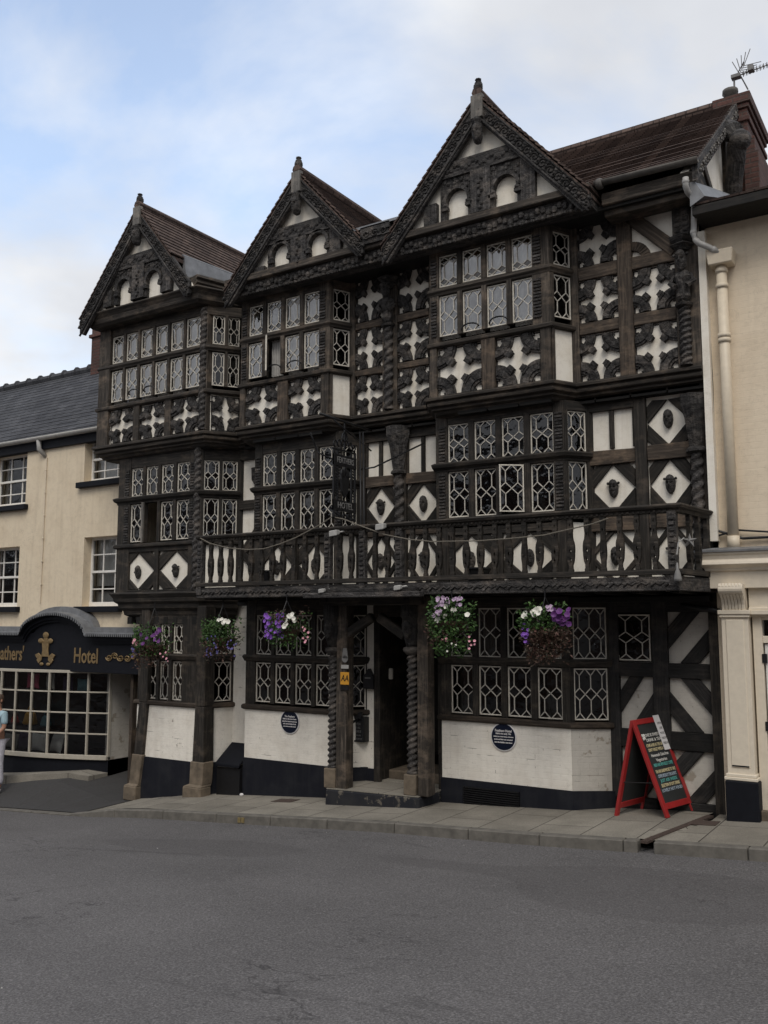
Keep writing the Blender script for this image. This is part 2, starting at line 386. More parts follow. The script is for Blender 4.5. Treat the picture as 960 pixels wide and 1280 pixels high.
# ------------------------------------------------------------------ carved and glazed building elements
def light(parent, pt, u0,u1,v0,v1, nv=2, w=0.0, gl='glass', label=None, curtain=None, cw=-.055, alt=False):
    s=pt.sub(u0,u1,v0,v1,w); W,H=s.W,s.H
    fr=MB(); t=.017
    s.box(fr,0,t,0,H,-.012,.012); s.box(fr,W-t,W,0,H,-.012,.012); s.box(fr,t,W-t,0,t,-.012,.0115); s.box(fr,t,W-t,H-t,H,-.012,.0115)
    wd=fr.build('window',M['white'],parent,bevel=.003)
    if label: wd['label']=label
    L=MB(); b=.0108; a=.86; c=.62
    X=lambda i:(i+.5)/nv*W; K=lambda i:i/nv*W
    ln=[]
    if alt:        # the same lattice shifted by half: one tall hexagon between two rows of diamonds
        d0,d1,d2=.28,.165,.05
        for i in range(nv):
            x=X(i); l=K(i); r=K(i+1); ln.append(((x,d0*H),(x,(1-d0)*H)))
            for f in (lambda y:y, lambda y:1-y):
                ln += [((x,f(d0)*H),(l,f(d1)*H)),((x,f(d0)*H),(r,f(d1)*H)),((l,f(d1)*H),(x,f(d2)*H)),((r,f(d1)*H),(x,f(d2)*H)),((x,f(d2)*H),(x,f(0)*H))]
    else:
      for i in range(nv):
        x=X(i); l=K(i); r=K(i+1)
        for f in (lambda y:y, lambda y:1-y):
            ln += [((l,f(1)*H),(x,f(a)*H)),((r,f(1)*H),(x,f(a)*H)),((x,f(a)*H),(x,f(c)*H)),((x,f(c)*H),(l,.5*H)),((x,f(c)*H),(r,.5*H))]
    for p,q in ln:
        s.bar(L,p,q,b,-.006,.0075)
    L.build('leading',M['lead'],wd)
    G=MB(); polys=[]; dia=[]
    if alt:
        for f in (lambda y:y, lambda y:1-y):
            for i in range(nv): dia.append([(X(i),f(d0)),(K(i),f(d1)),(X(i),f(d2)),(K(i+1),f(d1))])
            for i in range(nv+1):
                pl=[]
                if i>0: pl += [(X(i-1),f(0)),(X(i-1),f(d2))]
                pl.append((K(i),f(d1)))
                if i<nv: pl += [(X(i),f(d2)),(X(i),f(0))]
                else: pl.append((W,f(0)))
                if i==0: pl.append((0,f(0)))
                polys.append(pl)
        for i in range(nv+1):
            pl=[]
            if i>0: pl += [(X(i-1),1-d0),(X(i-1),d0)]
            pl.append((K(i),d1))
            if i<nv: pl += [(X(i),d0),(X(i),1-d0)]
            pl.append((K(i),1-d1)); polys.append(pl)
    else:
      for f in (lambda y:y, lambda y:1-y):
        for i in range(nv): polys.append([(K(i),f(1)),(X(i),f(a)),(K(i+1),f(1))])
        for i in range(nv+1):
            pl=[]
            if i>0: pl += [(X(i-1),f(a)),(X(i-1),f(c))]
            pl.append((K(i),.5))
            if i<nv: pl += [(X(i),f(c)),(X(i),f(a))]
            pl.append((K(i),f(1)))
            polys.append(pl)
      for i in range(nv): polys.append([(X(i),c),(K(i),.5),(X(i),1-c),(K(i+1),.5)])
    npl=len(polys); polys=polys+dia
    for k_,pl in enumerate(polys):
        G.cur=1 if k_>=npl else 0
        tx=rng.uniform(-.035,.035); ty=rng.uniform(-.035,.035); cx=sum(q[0] for q in pl)/len(pl); cy=sum(q[1] for q in pl)/len(pl)*H
        vs=[s.p(x,y*H,-.004+(x-cx)*tx+(y*H-cy)*ty) for x,y in pl]
        if (vs[1]-vs[0]).cross(vs[2]-vs[1]).dot(s.n)<0: vs.reverse()
        G.add(vs,[tuple(range(len(vs)))])
    G.build('glass',[M[gl],M['amber']] if alt else M[gl],wd)
    if curtain:
        cm,f0,f1=curtain; cu=MB(); n=20; vs=[]
        for i in range(n+1):
            u=W*(f0+(f1-f0)*i/n); dw=cw-.012+.02*math.sin(i*2.1+u*9)+.008*math.sin(i*.9)
            vs += [s.p(u,-.03,dw),s.p(u,H+.03,dw)]
        cu.add(vs,[(2*i,2*i+2,2*i+3,2*i+1) for i in range(n)])
        cu.build('curtain',M[cm],wd,smooth=True)
    return wd
def lights(parent, pt, u0,u1,v0,v1,n,gap,frame,nv=2,gl='glass',w=-.03,skip=(),curt=None,mull=True,alt=False):
    lw=(u1-u0-(n-1)*gap)/n
    for i in range(n):
        a=u0+i*(lw+gap)
        if i not in skip: light(parent,pt,a,a+lw,v0,v1,nv,w,gl,curtain=curt(i) if curt else None,alt=alt)
        if i<n-1 and mull: pt.box(frame,a+lw,a+lw+gap,v0-.02,v1+.02,-.07,.02,.003)
    return lw
def mask(parent, c, h, right=Vector((1,0,0)), out=Vector((0,-1,0)), name='carved_mask', hat=0, m='carved'):
    mb=MB(); c=Vector(c); na,nb=15,19; vs=[]; upv=Vector((0,0,1))
    for j in range(nb+1):
        b=-1+2*j/nb
        wdt=(math.sqrt(max(0,1-abs(b)**2.6)))*(1 if b>0 else 1-.28*b*b)
        for i in range(na+1):
            a=-1+2*i/na
            d=math.sqrt(max(0,1-a*a))*(.62 if abs(b)<.9 else .5)*math.sqrt(max(.05,1-b*b*.9))
            x=a*wdt
            g=lambda cx,cy,sx,sy: math.exp(-((x-cx)/sx)**2-((b-cy)/sy)**2)
            d+= .34*g(0,-.05,.16,.22)+.16*g(0,.28,.7,.09)-.24*g(.34,.12,.17,.10)-.24*g(-.34,.12,.17,.10)+.12*g(0,-.42,.28,.06)-.09*g(0,-.51,.3,.04)+.12*g(0,-.58,.24,.06)+.14*g(0,-.85,.3,.14)
            if b>.45: d+=.12+hat*.12
            vs.append(c+right*(x*h*.27)+upv*(b*h*.53)+out*(d*h*.55))
    mb.add(vs,[(j*(na+1)+i,j*(na+1)+i+1,(j+1)*(na+1)+i+1,(j+1)*(na+1)+i) for j in range(nb) for i in range(na)])
    back=[c+right*(math.sin(t)*h*.3)+upv*(math.cos(t)*h*.42)-out*.03 for t in [k*math.pi/6 for k in range(12)]]
    if hat:
        for s_ in (-1,1): mb.ball(c+right*(s_*h*.30)+upv*(h*.30)+out*(h*.1),h*.08)
    return mb.build(name,M[m],parent,smooth=True)
HOTEL=[None]
def quat(mb, pt, u0,u1,v0,v1, w=.0):
    """four carved quarter rings with a cusp block each, leaving a white star"""
    mb=MB(); W=u1-u0; H=v1-v0; ro,ri=.44,.19
    for cx,cy,a0 in ((u0,v0,0),(u1,v0,90),(u1,v1,180),(u0,v1,270)):
        k=rng.uniform(.92,1.06); q0=rng.uniform(-.012,.012); cx+=q0; cy+=rng.uniform(-.012,.012)
        pt.arc(mb,(cx,cy),ri*W,ro*W*k,ri*H,ro*H*k,rad(a0),rad(a0+90),w,w+.045)
        pt.arc(mb,(cx,cy),(ri+.06)*W,(ro-.06)*W,(ri+.06)*H,(ro-.06)*H,rad(a0+1),rad(a0+89),w+.04,w+.062)
        t=rad(a0+45+rng.uniform(-5,5)); ux,uy=math.cos(t),math.sin(t)
        for rr,ww,hh in ((ro-.005,.17,.07),(ro+.05,.14,.078)):
            c=Vector((cx+ux*rr*W,cy+uy*rr*H)); d=Vector((-uy*W,ux*H)).normalized(); o=Vector((ux*W,uy*H)).normalized(); q=min(W,H)*ww*.5; z=min(W,H)*.09*.5
            pt.poly(mb,[c-d*q-o*z,c+d*q-o*z,c+d*q+o*z,c-d*q+o*z],w,w+hh)
        for tt in (a0+12,a0+78):        # small foiled spurs towards the panel corner
            t=rad(tt); c=Vector((cx+math.cos(t)*ri*W*.92,cy+math.sin(t)*ri*H*.92)); pt.bar(mb,(cx+math.cos(t)*ri*W*.75,cy+math.sin(t)*ri*H*.75),(c.x,c.y),.045,w,w+.035)
    e=.016
    for a,b,c,d in ((u0,u1,v0,v0+e),(u0,u1,v1-e,v1),(u0,u0+e,v0,v1),(u1-e,u1,v0,v1)): pt.box(mb,a,b,c,d,w-.004,w+.012)
    mb.build('quatrefoil_brace',M['carved'],HOTEL[0])
def lozenge(mb, pt, u0,u1,v0,v1,w=0.0,b=.22,m=.02):
    mb=MB(); W=u1-u0; H=v1-v0; f=lambda x,y:(u0+x*W,v0+y*H)
    for sx in (0,1):
        for sy in (0,1):
            g=lambda x,y:f(1-x if sx else x,1-y if sy else y)
            pts=[g(m,.5),g(.5,m),g(.5-b,0),g(0,0.5-b)]
            if sx!=sy: pts.reverse()
            pt.poly(mb,pts,w,w+.035)
    mb.build('lozenge_brace',M['timberlow'],HOTEL[0],bevel=.006)
def chevron(mb, pt, u0,u1,v0,v1,up=True,w=0.0,bw=.15,gap=.2):
    mb=MB(); W=u1-u0; H=v1-v0
    d=Vector((W,H if up else -H)).normalized(); o=Vector((-d.y,d.x)); c=Vector((W/2,H/2)); Lg=math.hypot(W,H)
    for s_ in (-1,1):
        m=c+o*(s_*(gap+bw)/2)
        q=[m-d*Lg-o*bw/2,m+d*Lg-o*bw/2,m+d*Lg+o*bw/2,m-d*Lg+o*bw/2]
        q=clip([(x.x,x.y) for x in q],W,H)
        if len(q)>2: pt.poly(mb,[(u0+x,v0+y) for x,y in q],w,w+.04)
    mb.build('diagonal_brace',M['timberblack'],HOTEL[0],bevel=.006)
def twist(mb, c, z0,z1,r,turns,lobes=2,amp=.16,n=20,seg=None):
    seg=seg or int((z1-z0)/.018); vs=[]
    for i in range(seg+1):
        z=z0+(z1-z0)*i/seg; ph=turns*2*math.pi*i/seg
        for k in range(n):
            a=2*math.pi*k/n; q=r*(1+amp*math.cos(lobes*(a-ph)))
            vs.append((c[0]+q*math.cos(a),c[1]+q*math.sin(a),z))
    fs=[(i*n+k,i*n+(k+1)%n,(i+1)*n+(k+1)%n,(i+1)*n+k) for i in range(seg) for k in range(n)]
    fs += [tuple(range(n-1,-1,-1)),tuple(range(seg*n,(seg+1)*n))]
    mb.add(vs,fs)
def scrolls(mb, pt, a, b, amp, n, w, r=.014):
    """running vine of curls carved along a board from a to b"""
    a=Vector(a); b=Vector(b); d=(b-a); L=d.length; d.normalize(); o=Vector((-d.y,d.x))
    for i in range(n):
        c=a+d*(L*(i+.5)/n); sg=1 if i%2 else -1; R=L/n*.46; R=min(R,amp)
        pts=[]
        for k in range(15):
            t=k/14*1.6*2*math.pi; q=R*(1-k/17)
            pts.append(c+d*(q*math.cos(t)*1.15)+o*(sg*q*math.sin(t)))
        mb.tube([pt.p(x.x,x.y,w) for x in pts],r,5)
        e=a+d*(L*i/n); mb.ball(pt.p(e.x,e.y,w),r*1.9,6,4)
        for s_ in (-.8,.8):
            m=c+d*(L/n*.5)+o*(s_*amp*.75); pt.bar(mb,m-d*.03,m+d*.03,.03,w-.015,w+.012)
def finial(parent, c, k=1.0):
    mb=MB(); pr=[(.075,0),(.085,.03),(.06,.05),(.05,.08),(.085,.13),(.105,.2),(.10,.27),(.075,.3),(.085,.315),(.05,.335),(.045,.36),(.07,.375),(.07,.40),(.03,.42)]
    mb.lathe(c,[(r*k,h*k) for r,h in pr],14,fn=lambda a,h:1+.07*math.cos(7*a))
    return mb.build('finial',M['carved'],parent,smooth=True)
def bal_mb(mb,pt,u,v0,v1,wd=.085,kind_=0):
    A=[(0,.5,0),(.05,.5,0),(.08,.36,0),(.14,.36,0),(.17,.5,0),(.20,.62,.10),(.235,.7,.24),(.27,.75,.02),(.33,.8,0),(.36,.8,.12),(.40,.86,.26),(.44,.86,.03),(.50,.84,0),(.56,.74,0),(.60,.55,0),(.66,.44,.0),(.70,.42,.13),(.74,.42,0),(.80,.5,0),(.85,.6,.0),(.88,.55,.17),(.92,.5,0),(1,.5,0)]
    B=[(0,.55,0),(.05,.55,0),(.09,.42,0),(.2,.5,0),(.3,.68,0),(.34,.68,.16),(.38,.68,0),(.5,.62,0),(.58,.5,0),(.72,.46,0),(.76,.46,.14),(.8,.46,0),(.9,.6,0),(1,.55,0)]
    pr=A if kind_==0 else B
    H=v1-v0
    for (t0,o0,h0),(t1,o1,h1) in zip(pr,pr[1:]):
        a,b=v0+t0*H,v0+t1*H
        if h0<.01 and h1<.01: pt.poly(mb,[(u-o0*wd,a),(u+o0*wd,a),(u+o1*wd,b),(u-o1*wd,b)],-.025,.025)
        else:
            for s_ in (-1,1):
                q=[(u+s_*h0*wd,a),(u+s_*o0*wd,a),(u+s_*o1*wd,b),(u+s_*h1*wd,b)]
                if s_<0: q.reverse()
                pt.poly(mb,q,-.025,.025)
# ------------------------------------------------------------------ THE HOTEL
H=tag(empty('timber_framed_hotel',(-7.5,0,zg(-7.5))),'black and white timber framed inn with three carved gables and a long balcony','hotel')
HOTEL[0]=H
Y2,Y1,YG=0.0,.15,.30
core=MB()                    # rooms behind the windows: floors and dark back wall
core.box(-12.5,-2.62,1.3,1.5,-.8,8.2); core.box(-12.5,-2.62,.33,1.3,2.62,2.72); core.box(-12.5,-2.62,.05,1.3,5.2,5.36); core.box(-12.4,-2.62,.02,1.3,7.55,7.7)
core.box(-12.55,-12.45,.4,1.4,-.8,8); core.box(-9.85,-9.75,.5,1.3,-.6,7.6); core.box(-6.9,-6.8,.5,1.3,2.7,7.6); core.box(-4.0,-3.9,.5,1.3,-.4,7.6)
core.build('room_interior',M['room'],H)
endw=MB(); endw.box(-2.66,-2.545,.16,4.6,-.1,8.0); endw.build('end_wall',M['timberlow'],H)
back=MB(); back.box(-12.5,-2.7,4.4,4.6,-.8,7.9); back.build('rear_wall',M['brickwhite'],H,uv='wall')
JP=lambda d:[(-.10,-.0),(.05,.0),(.075,-.02),(.075,-.055),(.03,-.07),(.05,-.10),(.045,-.13),(-.01,-.15),(.0,-.18),(-.05,-.2),(-.07,-.235),(-.13,-.25),(-.13-d,-.28),(-.4,-.28)]
SILL=[(-.06,0),(.03,0),(.05,-.02),(.05,-.06),(.02,-.08),(-.06,-.08)]
TRAN=[(-.08,.055),(.01,.055),(.03,.04),(.045,.0),(.02,-.03),(.015,-.055),(-.08,-.055)]
tim=lambda mb,p,m='timber': mb.build('timber_frame',M[m],H,bevel=.006) if mb.v else None
# ================= second floor =================
def bay2(FL,FR,BL,BR,Yf,n,r1,r2,tz,sz,jz,name,cj,curt1,curt2,sn,gap):
    f=face(FL,FR,jz,7.56,Yf); T=MB(); v=lambda z:z-jz
    s=side(FR,Yf,BR,Y2,jz,7.56); l=side(BL,Y2,FL,Yf,jz,7.56)
    return f,s,l,T,v
JT=5.43
def lattice(f,W0,W1,r,n,gap,T,v,gl,curt,skip=()):
    lights(H,f,W0,W1,v(r[0]),v(r[1]),n,gap,T,2,gl,-.03,skip,curt)
# ---- left bay
FL,FR,BR,Yf=-12.93,-10.31,-9.99,-.47
f=face(FL,FR,JT,7.56,Yf); s=side(FR,Yf,BR,Y2,JT,7.56); l=side(FL-.0,Y2,FL,Yf,JT,7.56); T=MB(); v=lambda z:z-JT
W=f.W; u0,u1=.30,W-.17
pl=MB(); f.box(pl,.02,W-.02,.0,.62,-.08,-.04); s.box(pl,.02,s.W,.0,.62,-.08,-.04); pl.build('plaster_panel',M['plaster'],H)
f.box(T,0,.28,0,2.13,-.12,.03,.006)
pale=lambda a,b:(lambda i:(('curtain',a,b)))
lights(H,f,u0,u1,v(6.90),v(7.39),6,.055,T,2,'glass',-.03,(),pale(0,1),True,True); lights(H,f,u0,u1,v(6.20),v(6.76),6,.055,T,2,'glass',-.03,(),pale(0,1))
f.box(T,u0,W,v(7.39),2.13,-.1,.01); 
for a in (u0+.62,u0+.62+.19+.53): pass
pw=(u1-u0-2*.15)/3
Q=MB()
for i in range(3):
    a=u0+i*(pw+.15); quat(Q,f,a,a+pw,.02,.60,-.045)
    if i<2: f.box(T,a+pw,a+pw+.15,0,.64,-.08,.02,.005)
# side lights
su0,su1=.10,s.W-.0
lights(H,s,su0,su1-.02,v(6.90),v(7.39),2,.05,T,2,'glassdark',-.03); lights(H,s,su0,su1-.02,v(6.20),v(6.76),2,.05,T,2,'glassdark',-.03)
s.box(T,0,s.W,v(7.39),2.13,-.1,.01); quat(Q,s,.10,s.W,.02,.60,-.045)
l.box(T,0,l.W,0,2.13,-.08,.0)
tim(T,H)
mb=MB(); path=lambda z,o=0:[(FL,Y2,z),(FL,Yf,z),(FR,Yf,z),(BR,Y2,z)]
sweep(mb,path(6.83),TRAN); mb.build('transom',M['timber'],H,bevel=.004)
mb=MB(); sweep(mb,path(6.13),SILL); mb.build('sill',M['timber'],H,bevel=.004)
mb=MB(); sweep(mb,[(FL,.3,JT),(FL,Yf,JT),(FR,Yf,JT),(BR,Y2+.05,JT)],JP(.25)); mb.build('jetty_moulding',M['timber'],H,bevel=.004)
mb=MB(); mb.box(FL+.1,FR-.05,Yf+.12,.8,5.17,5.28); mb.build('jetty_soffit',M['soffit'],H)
mb=MB(); twist(mb,(FR-.06,Yf-.012),5.45,7.5,.058,11,2,.2); mb.build('twisted_post',M['carved'],H,smooth=True)
mb=MB(); mb.box(FR-.15,FR+.015,Yf-.012,Yf+.15,5.44,7.54,.003); mb.build('corner_post',M['timber'],H,bevel=.012)
# ---- middle bay and right bay
def bay(FL,FR,BL,BR,Yf,r1,r2,tz,sz,wl,wr,curt,open2,gapw,amber):
    f=face(FL,FR,JT,7.56,Yf); s=side(FR,Yf,BR,Y2,JT,7.56); l=side(BL,Y2,FL,Yf,JT,7.56); T=MB(); v=lambda z:z-JT; W=f.W
    pl=MB(); f.box(pl,.02,W-.02,0,v(sz)-.02,-.08,-.04); s.box(pl,.0,s.W,0,v(sz)-.02,-.06,-.015); l.box(pl,0,l.W,0,2.1,-.06,-.02); pl.build('plaster_panel',M['plaster'],H)
    for a,b in ((0,wl),(W-wr,W)):
        f.box(T,a,b,v(sz)-.02,2.13,-.1,.012,.004)
        f.box(T,a,a+.11 if a==0 else b,0,v(sz)-.02,-.08,.025,.004) if a==0 else f.box(T,W-.15,W,0,v(sz)-.02,-.08,.025,.004)
        for z0,z1 in ((r1[0]+.02,r1[1]),(r2[0],r2[1])):      # little carved ladder of gouges on the jambs
            k=int((z1-z0)/.045)
            C=MB()
            for i in range(k): f.box(C,a+(.03 if a==0 else .02),(a+wl-.025 if a==0 else a+.13),v(z0)+i*.045,v(z0)+i*.045+.026,.008,.03,.003)
            C.build('jamb_carving',M['carved'],H)
    lights(H,f,wl,W-wr,v(r1[0]),v(r1[1]),4,gapw,T,2,'glass',-.03,(),curt[0],True,True)
    lw=lights(H,f,wl,W-wr,v(r2[0]),v(r2[1]),4,gapw,T,2,'glass',-.03,open2,curt[1])
    f.box(T,0,W,v(r1[1]),2.13,-.1,.006)
    m=W*.5; hw=.10
    br=MB(); f.box(br,m-hw,m+hw,-.0,v(sz)-.02,-.08,.03,.006); br.build('mid_stud',M['brown'],H,bevel=.006)
    Q=MB(); quat(Q,f,.12,m-hw,.015,v(sz)-.09,-.045); quat(Q,f,m+hw,W-.16,.015,v(sz)-.09,-.045)
    # side light (one casement wide) and its post
    s.box(T,0,.06,v(sz)-.02,2.13,-.1,.008); s.box(T,s.W-.03,s.W+.06,0,2.13,-.1,.008); s.box(T,0,.05,0,v(sz),-.08,.022); s.box(T,0,s.W,v(r1[1]),2.13,-.1,.004)
    for rr in (r1,r2): light(H,s,.06,s.W-.03,v(rr[0]),v(rr[1]),2,-.03,'glassdark')
    l.box(T,0,.07,0,2.13,-.08,.008); l.box(T,l.W-.07,l.W,0,2.13,-.08,.007); tim(T,H)
    pth=lambda z:[(BL,Y2,z),(FL,Yf,z),(FR,Yf,z),(BR,Y2,z)]
    mb=MB(); sweep(mb,pth(tz),TRAN); mb.build('transom',M['timber'],H,bevel=.004)
    mb=MB(); sweep(mb,pth(sz),SILL); mb.build('sill',M['timber'],H,bevel=.004)
    return f,v,lw
net=lambda i:('curtain',0,1)
fm,vm,lwm=bay(-9.67,-7.90,-9.85,-7.73,-.34,(6.905,7.39),(6.205,6.77),6.835,6.13,.15,.20,(lambda i:('curtain',0,.45) if i==0 else (('curtain',.1,1) if i>1 else None),lambda i:('curtain',.05,1) if i>0 else None),(1,),.075,0)
fr_,vr_,lwr=bay(-6.15,-4.35,-6.33,-4.17,-.34,(7.0,7.45),(6.29,6.865),6.93,6.2,.14,.25,(net,net),(),.075,1)
# opened casement of the middle bay, swung out on its hinge
a=.15+lwm+.075
hp=fm.p(a,0,.0); ang=rad(50); hx=hp.x+math.cos(ang)*lwm; hy=hp.y-math.sin(ang)*lwm
oc=Patch((hp.x,hp.y,6.77),(hx,hy,6.77),(hx,hy,6.205),(hp.x,hp.y,6.205))
light(H,oc,0,oc.W,0,oc.H,2,0,'glass',label='casement swung wide open')
cu=MB(); vs=[]
for i in range(19):
    q=fm.p(a+.02+(lwm-.04)*i/18,0,-.12+.02*math.sin(i*1.9)); vs += [(q.x,q.y,6.2),(q.x,q.y,6.79)]
cu.add(vs,[(2*i,2*i+2,2*i+3,2*i+1) for i in range(18)]); cu.build('curtain',M['greypipe'],H,smooth=True)
def stay(c,k=1.0):
    mb=MB(); c=Vector(c); mb.tube([c+Vector((.13*math.cos(t)*k,-.05-.02*math.sin(t),.06*math.sin(t))) for t in [math.pi*i/9 for i in range(10)]],.011,6); mb.tube([c+Vector((-.15,0,.0)),c+Vector((-.13,-.06,.0))],.011,6); mb.build('window_stay',M['iron'],H,smooth=True)
for a,b,Y in ((277,395,-.40),(313,383,-.40),(178,490,-.53),(196,485,-.53)) : pass
for a,b,Y in ((345,462,-.42),(370,457,-.42),(590,411,-.42),(625,403,-.42),(170,492,-.55),(189,488,-.55)): stay(P(a,b,Y))
# jetty moulding running round wall and bays
mb=MB(); sweep(mb,[(BR+.02,Y2,JT),(-9.85,Y2,JT),(-9.67,-.34,JT),(-7.90,-.34,JT),(-7.73,Y2,JT),(-6.33,Y2,JT),(-6.15,-.34,JT),(-4.35,-.34,JT),(-4.17,Y2,JT),(-2.56,Y2,JT)],JP(.1)); mb.build('jetty_moulding',M['timber'],H,bevel=.004)
mb=MB()
for k in range(16): mb.box(-9.9+k*.46,-9.9+k*.46+.44,-.28 if (-9.6<-9.9+k*.46<-8.3 or -6.1<-9.9+k*.46<-4.8) else .05,.6,5.165+.002*(k%3),5.25)
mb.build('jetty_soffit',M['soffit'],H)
# ---- second floor wall between the bays, and right of the right bay
def wall2(x0,x1,posts,rails,diag=False):
    f=face(x0,x1,JT,7.56,Y2); v=lambda z:z-JT; T=MB(); B=MB(); Q=MB(); pl=MB()
    f.box(pl,0,f.W,0,2.13,-.09,-.04); pl.build('plaster_panel',M['plaster'],H)
    xs=[(a-x0,b-x0) for a,b in posts]
    for k,(a,b) in enumerate(xs):
        st=MB(); f.box(st,a,b,0,2.13,-.08,.03,.006); st.build('stud',M['brown' if (diag and k==1) else 'timber'],H,bevel=.008)
    zs=[JT]+[z for r in rails for z in r]+[7.58]
    for (a,b),(c,d) in zip(xs,xs[1:]):
        for r0,r1 in rails:
            st=MB(); f.box(st,b,c,v(r0),v(r1),-.08,.012+rng.uniform(0,.01),.008); st.build('rail',M['brown'],H,bevel=.008)
        for k in range(0,len(zs),2):
            if diag and k==4 and (a,b)==xs[1]:
                f.bar(Q,(b-.02,v(7.52)),(c+.02,v(6.93)),.17,-.05,.03); 
                f.arc(Q,(b,v(6.93)),.12,.24,.12,.24,0,rad(90),-.045,.01); continue
            quat(Q,f,b,c,v(zs[k])+.01,v(zs[k+1])-.01,-.045)
    tim(T,H); tim(B,H,'brown'); tim(Q,H,'brown')
px=lambda a,y,Y:P(a,y,Y).x
cx0=px(479,450,Y2); cx1=px(497,450,Y2)
wall2(-7.73,-6.3,[(-7.73,-7.66),(cx0,cx1),(-6.36,-6.28)],[(6.035,6.13),(6.76,6.87)])
pA,pB=px(774,390,Y2),px(792,390,Y2); pC=px(846,390,Y2)
wall2(-4.19,-2.56,[(-4.19,px(724,400,Y2)),(pA,pB),(pC,-2.56)],[(6.06,6.21),(6.80,6.97)],True)
mb=MB(); mb.box(-2.76,-2.56,-.05,.02,7.35,7.75)
def carved_post(cx,y,z0,z1,zf,top,k=1.0,wide=.10):
    mb=MB(); twist(mb,(cx,y-.05),z0,zf-.05,.065*k,5,2,.2)
    mb.lathe((cx,y-.06,zf-.07),[(.06,0),(.10,.02),(.11,.05),(.06,.07),(.075,.09)],12)
    mb.lathe((cx,y-.07,zf),[(.05,0),(.09*k,.06),(.075*k,.16),(.10*k,.24),(.12*k,.30),(.085*k,.36),(.05,.40)],12,fn=lambda a,h:1+.1*math.cos(4*a+h*30))
    for s_ in (-1,1): mb.tube([(cx+s_*.09*k,y-.09,zf+.33),(cx+s_*.14*k,y-.12,zf+.24),(cx+s_*.07*k,y-.17,zf+.17)],.036,6)
    mb.lathe((cx,y-.05,top-.16),[(.07,0),(.09,.03),(.14,.06),(.10,.09),(.13,.12),(.16,.16)],10,fn=lambda a,h:1+.08*math.cos(5*a))
    for kk in range(int((7.5-top)/.07) if top<7.3 else 0):
        mb.box(cx-.085,cx-.02,y-.06,y,top+.02+kk*.07,top+.065+kk*.07); mb.box(cx+.015,cx+.08,y-.06,y,top+.02+kk*.07,top+.065+kk*.07)
    o=mb.build('carved_post',M['carved'],H,smooth=False)
    mask(H,(cx,y-.12,zf+.50),.26*k,hat=1,name='caryatid_head')
carved_post((cx0+cx1)/2,Y2,5.45,7.5,6.75,7.44)
carved_post(px(857,390,Y2),Y2,5.45,7.5,6.23,7.05,1.0)
mb=MB(); cx=px(856,390,Y2); mb.box(cx-.10,cx+.11,-.05,.05,7.02,7.62); 
mb.build('corner_post',M['carved'],H)
